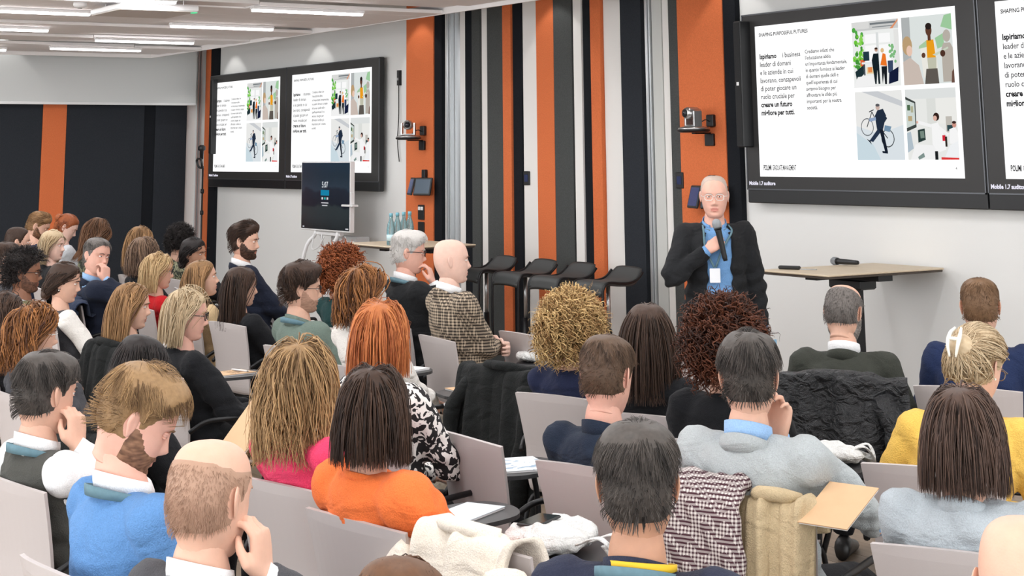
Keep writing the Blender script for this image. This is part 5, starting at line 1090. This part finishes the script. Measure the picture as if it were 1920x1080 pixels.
# bar stools
def stool_proto():
    o = empty('bar_stool', (0, -4, 0), 0, 'x', 'stool', 'black bar stools along the striped wall'); W = .20
    prof = smooth_path([(-.20, -.085), (-.185, -.03), (-.14, -.004), (-.03, -.012), (.07, -.012), (.13, .012), (.20, .085)], 5)
    rows = []
    for k, (y, z) in enumerate(prof):
        t = k/(len(prof)-1); w = W*(1-.20*max(0, (t-.72)/.28)**2-.12*max(0, (.12-t)/.12)**2); u = np.linspace(-1, 1, 9); rows.append(np.stack([u*w, np.full(9, y), z-.012*np.abs(u)**3], 1))
    rows = np.array(rows); k, m, _ = rows.shape; V = np.concatenate([rows.reshape(-1, 3), rows.reshape(-1, 3)-np.array([0, .004, .022])]); Fc = []; q = k*m
    for a in range(k-1):
        for b in range(m-1): Fc += [(a*m+b, a*m+b+1, a*m+m+b+1, a*m+m+b), (q+a*m+b, q+a*m+m+b, q+a*m+m+b+1, q+a*m+b+1)]
    bd = [b for b in range(m)]+[a*m+m-1 for a in range(1, k)]+[(k-1)*m+b for b in range(m-2, -1, -1)]+[a*m for a in range(k-2, 0, -1)]
    for i in range(len(bd)): a, b = bd[i], bd[(i+1) % len(bd)]; Fc.append((b, a, q+a, q+b))
    mesh('seat', V+np.array([0, 0, .9]), Fc, mat('seat_leather_black', srgb(58, 60, 60), .55, bump=.1, bscale=300), o, smooth=True)
    P = [(sx*W*.98, y, .9+z-.012) for sx in (1,) for y, z in ((.18, .06), (.13, .012), (.06, -.012), (-.03, -.012), (-.14, -.004), (-.185, -.04), (-.195, -.12), (-.195, -.45), (-.18, -.50))]
    P2 = [(-x, y, z) for x, y, z in P[::-1]]; mesh('frame_loop', *tube(smooth_path(P+[(.12, -.175, .385), (-.12, -.175, .385)]+P2, 4), .011, 8), M_blkm, o, smooth=True)
    MB().lathe([(.030, .0), (.030, .02), (.024, .5)], (0, 0, .03), 16).build('lower_column', M_blkm, o, True); MB().lathe([(.016, .0), (.016, .36)], (0, 0, .52), 14).build('gas_lift', M_steel, o, True)
    MB().lathe([(.20, 0), (.20, .008), (.06, .02), (.032, .05)], (0, 0, 0), 26).build('base_plate', M_blkm, o, True)
    return o
st0 = stool_proto()
for k, (px_, py_) in enumerate(((912, 498), (985, 507), (1056, 517), (1140, 524))):
    p = at_wy(px_, py_, 7.45); o = st0 if k == 3 else copy_tree(st0); o.location = (p[0], 7.45, p[2]-.895); o.scale = (1, 1, 1)
    o.location[2] = 0
    o['label'] = ('leftmost black bar stool beside the seated bald man', 'second black bar stool from the left, before the orange strip', 'third black bar stool from the left', 'rightmost black bar stool behind the blonde curls')[k]
# interactive screen on an easel
sx0, sx1, sz0, sz1 = -15.79, -14.68, 1.075, 1.77
o = empty('touch_screen', ((sx0+sx1)/2, 7.6, 0), 0, 'standing touch screen showing 5:07 on a white easel', 'touch screen'); hw = (sx1-sx0)/2
MB().box(-hw, hw, -.02, .03, sz0, sz1, bev=.006).build('frame', M_wht, o)
m, n_, l_, p_ = nodes_mat('touch_screen_picture'); tc = n_.new('ShaderNodeTexCoord'); sep = n_.new('ShaderNodeSeparateXYZ'); l_.new(tc.outputs['Object'], sep.inputs[0])
nz = n_.new('ShaderNodeTexNoise'); nz.inputs['Scale'].default_value = 5; l_.new(tc.outputs['Object'], nz.inputs['Vector'])
ad = n_.new('ShaderNodeMath'); ad.operation = 'MULTIPLY_ADD'; ad.inputs[1].default_value = .16; l_.new(nz.outputs['Fac'], ad.inputs[0]); l_.new(sep.outputs[2], ad.inputs[2])
mr = n_.new('ShaderNodeMapRange'); mr.inputs[1].default_value = sz0+.08; mr.inputs[2].default_value = sz1+.08; l_.new(ad.outputs[0], mr.inputs[0])
cr = n_.new('ShaderNodeValToRGB'); l_.new(mr.outputs[0], cr.inputs[0]); e = cr.color_ramp.elements
e[0].position = 0; e[0].color = (*srgb(20, 26, 28), 1); e[1].position = 1; e[1].color = (*srgb(20, 44, 62), 1)
for ps, c in ((.2, (38, 46, 48)), (.34, (40, 50, 52)), (.38, (16, 22, 34)), (.58, (22, 30, 44)), (.62, (36, 52, 66)), (.8, (24, 42, 56))): w = cr.color_ramp.elements.new(ps); w.color = (*srgb(*c), 1)
p_.inputs['Base Color'].default_value = (.01, .012, .015, 1); p_.inputs['Roughness'].default_value = .18; l_.new(cr.outputs[0], p_.inputs['Emission Color']); p_.inputs['Emission Strength'].default_value = .9
sc = MB().box(-hw+.012, hw-.012, -.0225, -.02, sz0+.018, sz1-.012).build('screen', m, o)
V, Fc = text_mesh('5:07', .085, 0, 'CENTER'); mesh('clock_text', np.stack([V[:, 0], np.full(len(V), -.024), V[:, 1]+1.51], 1), Fc, emis('screen_text', (.9, .95, 1), 1.), sc)
MB().box(-.095, .095, -.0235, -.0225, 1.43, 1.485).build('notice_tile', emis('tile_blue', srgb(30, 140, 180), .9), sc)
for k in range(3): MB().box(-.075+k*.058, -.041+k*.058, -.0235, -.0225, 1.39, 1.412).build('app_icon', emis('icon_%d' % k, (srgb(230, 230, 235), srgb(70, 190, 190), srgb(230, 230, 235))[k], .9), sc)
for z_, w_ in ((1.352, .08), (1.326, .06)): MB().box(-w_, w_, -.0235, -.0225, z_, z_+.010).build('caption_line', emis('caption_line_white', (.8, .8, .85), .8), sc)
for x_, w_ in ((-hw+.05, .035), (hw-.09, .06)): MB().box(x_, x_+w_, -.0235, -.0225, sz0+.03, sz0+.042).build('corner_caption', emis('caption_line_white', (.8, .8, .85), .8), sc)
for sx in (-1, 1):
    mesh('easel_leg', *tube(smooth_path([(sx*.24, .02, 1.35), (sx*.25, .0, 1.05), (sx*.30, -.10, .85), (sx*.36, -.22, .0)], 5), .020, 10), M_wht, o, smooth=True)
    mesh('easel_leg', *tube(smooth_path([(sx*.22, .04, 1.05), (sx*.26, .14, .6), (sx*.30, .24, .0)], 5), .016, 10), M_wht, o, smooth=True)
MB().box(-.29, .29, -.0, .05, 1.03, 1.07, bev=.008).build('cross_bar', M_wht, o); MB().box(-.02, .52, .06, .22, .93, 1.03, bev=.01).build('compute_box', mat('box_grey', srgb(176, 176, 176), .5), o)
MB().box(.42, .66, -.05, .02, 1.33, 1.35, bev=.004).build('pen_tray', M_wht, o); MB().box(.545, .575, -.02, .02, 1.35, 1.47, bev=.004).build('side_handle', M_wht, o)
for pts in ([(.45, -.02, 1.04), (.6, -.06, .97), (.66, -.04, 1.0), (.72, .0, .93)], [(-.2, -.04, 1.05), (-.16, -.08, .9), (-.02, -.08, .92), (.06, -.05, 1.03)], [(.0, -.05, 1.05), (.02, -.08, .85), (-.03, -.06, .7)]): mesh('cable', *tube(smooth_path(pts, 5), .006, 6), M_wht, o, smooth=True)
# microphone stand in the far corner
p = at_wy(380, 330, 7.65); o = empty('microphone_stand', (p[0], 7.65, 0), 0, 'thin black microphone stand in the far left corner', 'microphone stand')
b = MB(); b.lathe([(.15, 0), (.15, .012), (.03, .03), (.012, .05)], m=20); b.build('base', M_blkm, o, True)
mesh('pole', *tube([(0, 0, .03), (0, 0, 1.72)], .011, 8), M_blkm, o, smooth=True)
for z_ in (.75, 1.15, 1.4): MB().lathe([(.02, 0), (.022, .02), (.02, .05)], (0, 0, z_), 12).build('clutch', M_blkm, o, True)
for sx in (-1, 1): mesh('clip', *tube(smooth_path([(0, 0, 1.70), (sx*.05, -.03, 1.71), (sx*.07, -.05, 1.78), (sx*.03, -.05, 1.81)], 4), .014, 8), M_blk, o, smooth=True)
mesh('microphone', *tube([(0, -.02, 1.80), (0, -.02, 1.90), (.0, -.02, 1.91), (0, -.02, 1.95), (0, -.02, 1.97)], [.02, .024, .045, .045, .02], 12), M_blk, o, smooth=True)
# handheld microphone
M_grl = mat('microphone_mesh', srgb(168, 172, 176), .35, metal=.6, bump=.6, bscale=700)
def microphone(loc, direction, label, L=.24):
    o = empty('microphone', loc, 0, label, 'microphone', 'handheld microphones'); d = nrm(direction); P0 = np.zeros(3)
    mesh('handle', *tube([P0, d*.02, d*(L-.07), d*(L-.062)], [.012, .0145, .0185, .020], 14), M_blk, o, smooth=True)
    mesh('collar_ring', *tube([d*(L-.062), d*(L-.052)], [.0225, .0225], 14), M_blkm, o, smooth=True)
    mesh('grille_ball', *tube([d*(L-.054), d*(L-.045), d*(L-.025), d*(L-.008), d*L], [.020, .0255, .027, .020, .006], 14), M_grl, o, smooth=True)
    return o
p = at_z(1592, 492, 1.125); microphone((p[0]+.08, p[1], 1.127), (-1, -.0, .0), 'handheld microphone lying on the tall table')
p = at_z(1478, 498, 1.11); o = empty('presentation_pointer', (-7.80, 7.12, 1.106), R(25), 'slim black pointer lying on the tall table edge', 'pointer')
MB().box(-.09, .05, -.016, .016, .0, .022, bev=.006).build('body', M_blk, o); MB().box(.05, .16, -.005, .005, .0, .006).build('tip', M_steel, o)
# what the speaker holds and wears
rt_ = spk['root']; W1 = spk['arms'][1][2]; Hc = spk['Hc']; Rm = Matrix.Rotation(-R(spk['byaw']), 4, 'Z')
tipm = Hc+np.array([.028, .165, -.125]); base = Hc+np.array([-.020, .175, -.355]); dm = nrm(tipm-base)
wloc = rt_.matrix_world if False else None
def to_world(v): return spk['Rz']@np.asarray(v, float)+np.array([*spk['xy'], 0])
microphone(tuple(to_world(base)), spk['Rz']@dm, 'handheld microphone at the mouth of the standing speaker')
cb = spk['ax'](.5); b = MB()
V, Fc = loft([ring(np.array([0, 0, spk['hz']+z_]), .164, .138, .13, 30) for z_ in (.085, .125)], False); mesh('belt', V, Fc, mat('belt_leather', srgb(26, 24, 24), .4), rt_, smooth=True)
b = MB(); [b.box(x0-.012, x1-.012, .139, .145, spk['hz']+z0, spk['hz']+z1) for x0, x1, z0, z1 in ((-.02, .025, .082, .088), (-.02, .025, .122, .128), (-.02, -.014, .085, .125), (.019, .025, .085, .125))]; b.build('belt_buckle', M_steel, rt_)
zb = Hc[2]-.44; b = MB(); b.box(.0, .062, .128, .132, zb-.04, zb+.04, bev=.003); b.build('name_badge', mat('badge_white', srgb(238, 240, 244), .4), rt_)
for sx in (-1, 1):
    P = smooth_path([(sx*.075, .03, Hc[2]-.16), (sx*.082, .09, Hc[2]-.20), (.031+sx*.05, .128, Hc[2]-.29), (.031+sx*.004, .135, zb+.045)], 5); mesh('lanyard', *tube(P, .006, 6, .3), LAN, rt_, smooth=True)
W2 = to_world(spk['arms'][-1][2]+np.array([.0, .02, -.12]))
o = empty('notebook', (W2[0], W2[1], W2[2]-.14), -R(spk['byaw'])+R(20), 'pale blue notebook hanging in the hand of the standing speaker', 'notebook')
MB().box(-.085, .085, -.006, .006, 0, .20, bev=.002).build('cover', mat('notebook_blue', srgb(132, 176, 204), .6), o); MB().box(-.08, .083, -.004, .004, -.001, .201).build('pages', mat('paper', srgb(236, 234, 228), .8), o)

# ------------------------------------------------------------------ empty chairs
EMP = [chair_px(512, 557, 9.6, 57, 'empty grey chair with papers left of the man in sage green', True), chair_px(616, 569, 9.2, 57, 'empty grey chair right of the man in sage green'),
       chair_px(968, 625, 8.1, 57, 'empty grey chair right of the bald man in checked blazer'), chair_px(862, 818, 5.6, 58, 'large empty grey chair right of the black and white blouse', True),
       chair_px(873, 1014, 4.15, 52, 'empty grey chair with cream coat at the bottom'), chair_px(945, 702, 7.2, 50, 'grey chair hidden under a long black coat'),
       chair_px(1276, 664, 7.9, 35, 'empty grey chair glimpsed between the long dark hair and the dark curls')]
# ------------------------------------------------------------------ coats over chair backs
def coat(ch, name, m, label, zb=.25, zf=.68, W=.27, puff=0., seed=1, sleeves=True, thick=.022, drop=0., xo=0.):
    rs = np.random.RandomState(seed); o = empty(name, (ch.location[0], ch.location[1], 0), ch.rotation_euler[2], label, 'coat')
    prof = smooth_path([(-.20, zf), (-.228, .77), (-.252, .852), (-.288, .872), (-.322, .845), (-.338, .70), (-.345, .5), (-.355, zb)], 6); k = len(prof); m_ = 30; u = np.linspace(-1, 1, m_)
    ph = rs.rand(4)*6; out = []; inn = []
    for i, (y, z) in enumerate(prof):
        t = i/(k-1); w = W*(1+.10*t+.05*math.sin(5*t+ph[0])); dn = max(0, (t-.45)/.55)
        nrm_y = -1 if t > .5 else (1 if t < .33 else 0); nz = 1 if .3 < t < .62 else 0
        f = (.008+.022*dn)*np.sin(u*7+ph[1]+2*t)+(.005+.012*dn)*np.sin(u*15+ph[2]-3*t)+(puff*np.abs(np.sin(t*15))*(1-.3*np.abs(u)) if puff else 0)
        zz = z+drop*dn*u*.6+.03*dn*np.sin(u*4+ph[3]); yy = y+.045*np.abs(u)**2.2*(1-dn)-dn*.02
        out.append(np.stack([xo+u*w, yy+(f+thick*.5)*(-1 if t > .42 else 1), zz+nz*f], 1)); inn.append(np.stack([xo+u*(w-.004), yy-(thick*.0)*(1 if t < .42 else -1), zz-nz*.004], 1))
    out = np.array(out); inn = np.array(inn); V = np.concatenate([out.reshape(-1, 3), inn.reshape(-1, 3)]); q = k*m_; Fc = []
    for a in range(k-1):
        for b in range(m_-1): Fc += [(a*m_+b, a*m_+m_+b, a*m_+m_+b+1, a*m_+b+1), (q+a*m_+b, q+a*m_+b+1, q+a*m_+m_+b+1, q+a*m_+m_+b)]
    bd = [b for b in range(m_)]+[a*m_+m_-1 for a in range(1, k)]+[(k-1)*m_+b for b in range(m_-2, -1, -1)]+[a*m_ for a in range(k-2, 0, -1)]
    for i in range(len(bd)): a, b = bd[i], bd[(i+1) % len(bd)]; Fc.append((a, b, q+b, q+a))
    mesh('coat_body', V, Fc, m, o, smooth=True)
    if sleeves:
        for sx in (-1, 1):
            P = smooth_path([(sx*.20, -.31, .80), (sx*.27, -.37, .68), (sx*.25, -.40, .50), (sx*.20, -.40, max(zb+.05, .3))], 6); q = np.linspace(0, 1, len(P)); rr = .055-.012*q+(puff*.35*np.abs(np.sin(q*20)) if puff else .004*np.sin(q*22))
            mesh('sleeve', *tube(P, rr, 12, .75), m, o, smooth=True)
    V, Fc = tube(smooth_path([(xo-W*.5, -.25, .865), (xo-W*.25, -.31, .885), (xo+W*.25, -.31, .885), (xo+W*.5, -.25, .865)], 5), .026+puff*.4, 10, .8); mesh('coat_collar', V, Fc, m, o, smooth=True)
    return o
NYL = cloth('nylon_black', (24, 25, 28), rough=.35, folds=.8, fscale=16, spec=.5); COATB = cloth('coat_black', (26, 28, 28), folds=.6); COATC = cloth('coat_cream', (240, 226, 212), folds=.4); COATT = cloth('coat_tan', (196, 176, 142), folds=.5); COATN = cloth('coat_navy', (44, 54, 76), folds=.5)
coat(BY[1580]['chair'], 'puffer_jacket', NYL, 'quilted black puffer jacket over the chair of the balding bearded man', .42, .80, .30, .026, 3)
coat(EMP[5], 'black_coat', COATB, 'long black coat hanging over a chair left of the blonde curls', .12, .60, .29, 0, 4)
coat(EMP[4], 'cream_coat', COATC, 'cream coat draped over the empty chair at the bottom', .30, .52, .20, 0, 5, thick=.03)
coat(BY[1402]['chair'], 'tan_coat', COATT, 'tan trench coat over the chair of the man in light grey blazer', .10, .80, .115, 0, 6, sleeves=False, xo=.12)
coat(BY[248]['chair'], 'black_coat', COATB, 'plain black coat over the chair of the long honey-brown hair', .15, .78, .26, 0, 8, sleeves=False)
coat(BY[182]['chair'], 'navy_coat', COATN, 'navy blue coat over the chair of the man in navy suit', .2, .78, .27, 0, 9)
coat(BY[262]['chair'], 'black_coat', COATB, 'black coat hanging behind the woman with sleek dark hair', .2, .78, .26, 0, 10)
# plaid scarf on top of the tan coat
def lump(name, label, cat, m, loc, rz, R_, seed=1, squash=.4, handles=0, hm=None, part='cloth'):
    rs = np.random.RandomState(seed); o = empty(name, loc, rz, label, cat); b = MB()
    for k in range(7):
        c = (rs.rand(3)-.5)*np.array([1.3, 1.0, .3])*R_; r = R_*(.35+.3*rs.rand()); b.add(*ell((c[0], c[1], max(r*squash, r*squash+c[2]*.4)), (r*1.2, r, r*squash), 8, 12))
    V, Fc = remesh(np.concatenate(b.V), b.F, R_/11, 5, .6); N = vnormals(V, Fc); V = noise_disp(V, N, R_*.05, 9/R_, rs.rand()*6); V[:, 2] -= V[:, 2].min(); mesh(part, V, Fc, m, o, smooth=True)
    for k in range(handles): mesh('handle', *tube(smooth_path([(R_*.7, -R_*.3+k*.05, R_*.3), (R_*1.15, -R_*.2+k*.06, R_*.45), (R_*1.3, R_*.1, R_*.1), (R_*.8, R_*.3, R_*.2)], 6), .018, 8, .2), hm or m, o, smooth=True)
    return o
SC = plaid('scarf_plaid', (212, 204, 200), (66, 34, 44), 90, .45)
c = BY[1402]['chair']; a = c.rotation_euler[2]; lx, ly = -.10, -.30
so = empty('plaid_scarf', (c.location[0]+lx*math.cos(a)-ly*math.sin(a), c.location[1]+lx*math.sin(a)+ly*math.cos(a), 0), a, 'brown and white plaid scarf over the chair of the man in light grey blazer', 'scarf'); b = MB()
for k in range(5): b.add(*tube(smooth_path([(-.09+.05*k, .06, .80), (-.09+.05*k, .03, .90), (-.08+.05*k, -.07, .90-.01*k), (-.10+.06*k, -.10, .74), (-.09+.06*k, -.11, .55-.05*k)], 6), .034, 10, .6))
V, Fc = remesh(np.concatenate(b.V), b.F, .010, 3, .5); N = vnormals(V, Fc); V = noise_disp(V, N, .008, 40, 1.); mesh('cloth', V, Fc, SC, so, smooth=True)

# ------------------------------------------------------------------ things on the writing tablets
M_kraft = mat('kraft_cover', srgb(208, 172, 134), .8, var=.06, vscale=20); M_paper = mat('paper_white', srgb(240, 240, 240), .8); M_mag = blotch('magazine_print', (226, 232, 236), (150, 170, 190), 14, .55); M_ink = mat('ink_brown', srgb(120, 92, 70), .8); TOTE = cloth('tote_white', (228, 228, 226), folds=.6, fscale=12)
def on_tablet(ch, dx=0., dy=0., z=.7):
    a = ch.rotation_euler[2]; lx, ly = .235+dx, .32+dy
    return (ch.location[0]+lx*math.cos(a)-ly*math.sin(a), ch.location[1]+lx*math.sin(a)+ly*math.cos(a), z), a
def booklet(ch, label, m, rz=0., w=.15, h=.21, t=.008, text=False, dx=0., dy=0., name='booklet', pen=False, z=.6995):
    loc, a = on_tablet(ch, dx, dy, z); o = empty(name, loc, a+R(rz), label, 'booklet')
    MB().box(-w/2, w/2, -h/2, h/2, .0, t*.7).build('pages', M_paper, o); MB().box(-w/2-.002, w/2+.002, -h/2-.002, h/2+.002, t*.7, t, bev=.0005).build('cover', m, o)
    if text:
        for k, (ww, hh) in enumerate(((.07, .012), (.10, .004), (.09, .004), (.1, .004))): MB().box(-ww/2, ww/2, .03-.018*k, .03-.018*k+hh, t, t+.0006).build('cover_print', M_ink, o)
    return o
def pen(ch, label, dx, dy, rz, z, m=M_wht):
    loc, a = on_tablet(ch, dx, dy, z); o = empty('pen', loc, a+R(rz), label, 'pen'); mesh('barrel', *tube([(-.07, 0, .005), (.05, 0, .005)], .005, 8), m, o, smooth=True); mesh('tip', *tube([(.05, 0, .005), (.066, 0, .005)], [.0048, .0012], 8), M_steel, o, smooth=True)
def bag(ch, label, dx=0, dy=0, R_=.12, seed=1, z=.70, h=2):
    loc, a = on_tablet(ch, dx, dy, z); return lump('tote_bag', label, 'bag', TOTE, loc, a, R_, seed, .36, h, part='bag_cloth')
booklet(BY[248]['chair'], 'kraft booklet under a pen beside the long honey-brown hair', M_kraft, 10, text=True); pen(BY[248]['chair'], 'white pen on the kraft booklet beside the long honey-brown hair', .0, .05, 20, .708); 
booklet(BY[352]['chair'], 'dark notebook on the tablet of the ash blonde bob', mat('cover_dark', srgb(60, 56, 60), .5), -15, dx=.05)
bag(BY[352]['chair'], 'white tote bag at the hands of the ash blonde bob', -.10, -.06, .13, 3)
booklet(BY[682]['chair'], 'kraft booklet with print near the checked blazer', M_kraft, 80, text=True, w=.17, h=.24); 
booklet(EMP[3], 'glossy magazine on the tablet of the large empty chair', M_mag, 20, .19, .25); booklet(BY[714]['chair'], 'magazine on the tablet below the long black coat', M_mag, 60, .19, .25)
booklet(BY[562]['chair'], 'white leaflet on the tablet beside the orange blazer', mat('leaflet', srgb(222, 232, 240), .6), 15, .14, .22)
bag(BY[700]['chair'], 'white tote bag with a phone on the tablet of the orange blazer', .0, .0, .16, 5); 
loc, a = on_tablet(BY[700]['chair'], -.08, -.02, .775); o = empty('phone', loc, a+R(20), 'dark phone lying on the white tote bag', 'phone'); MB().box(-.036, .036, -.074, .074, 0, .008, bev=.003).build('case', M_blk, o); MB().box(-.033, .033, -.07, .07, .008, .0086).build('display', mat('phone_glass', srgb(40, 46, 42), .08), o)
bag(BY[1356]['chair'], 'white tote bag beside the quilted puffer jacket', -.02, .0, .14, 7); booklet(BY[1580]['chair'], 'kraft programme on the tablet left of the yellow sweater', M_kraft, 20, text=True, dx=-.02)
bag(EMP[0], 'white tote bag on the empty chair tablet behind the green sweater', 0, 0, .13, 9); bag(BY[846]['chair'], 'white tote bag on the tablet before the bald man', 0, -.03, .13, 11)
booklet(BY[122]['chair'], 'stack of papers beside the white sleeves', M_paper, 15, .2, .28, .02); booklet(BY[380]['chair'], 'papers beside the beige shirt', M_paper, 0, .18, .25, .012); booklet(BY[453]['chair'], 'papers on the tablet beside the black blazer', M_paper, 10, .18, .25, .012); booklet(BY[566]['chair'], 'papers on the tablet of the sage green sweater', M_paper, 12, .18, .25, .01)
# booklets in hands
def held(px_, py_, dep, rz, tilt, label, m=M_kraft, w=.17, h=.24):
    p = at(px_, py_, dep); o = empty('booklet', tuple(p), 0, label, 'booklet'); o.rotation_euler = (R(tilt), 0, -R(rz+CAMYAW))
    MB().box(-w/2, w/2, -h/2, h/2, -.004, .0).build('pages', M_paper, o); MB().box(-w/2-.002, w/2+.002, -h/2-.002, h/2+.002, 0, .003).build('cover', m, o)
held(455, 815, 5.9, 57, 50, 'large kraft folder held before the pink sweater', w=.20, h=.26)
held(1572, 948, 4.75, 40, 22, 'kraft folder in the hand of the man in light grey blazer', w=.15, h=.20)
held(312, 975, 4.55, 50, 20, 'kraft folder in the lap of the blue sweater', w=.13, h=.18)
# claw clip in the blonde hair
q = BY[1828]; 
b = MB(); hs_ = q['hs']; T3 = lambda V: (np.asarray(V)*hs_)@q['Rh'].T+q['Hc']
for sx in (-1, 1):
    P = smooth_path([(sx*.012, -.155, .085), (sx*.02, -.168, .06), (sx*.02, -.172, .02), (sx*.012, -.160, -.02)], 5); V, Fc = tube(P, np.interp(np.linspace(0, 1, len(P)), [0, .5, 1], [.004, .008, .004]), 8); b.add(T3(V), Fc)
V, Fc = tube([(-.02, -.172, .04), (.02, -.172, .04)], .007, 8); b.add(T3(V), Fc); b.build('claw_clip', mat('clip_ivory', srgb(236, 230, 216), .3), q['root'], True)
# second, yellow lanyard
q = BY[1193]; V, Fc = neck_band(q['Nb']+np.array([.01, -.004, .016]), .074, .078, .014, .006, 0, th=.004, open_=.6, slope=.02); mesh('lanyard', V, Fc, LANY, q['root'], smooth=True)
# tidy the prototypes
for root in (CH0, CHT):
    for c in list(root.children): bpy.data.objects.remove(c)
    bpy.data.objects.remove(root)
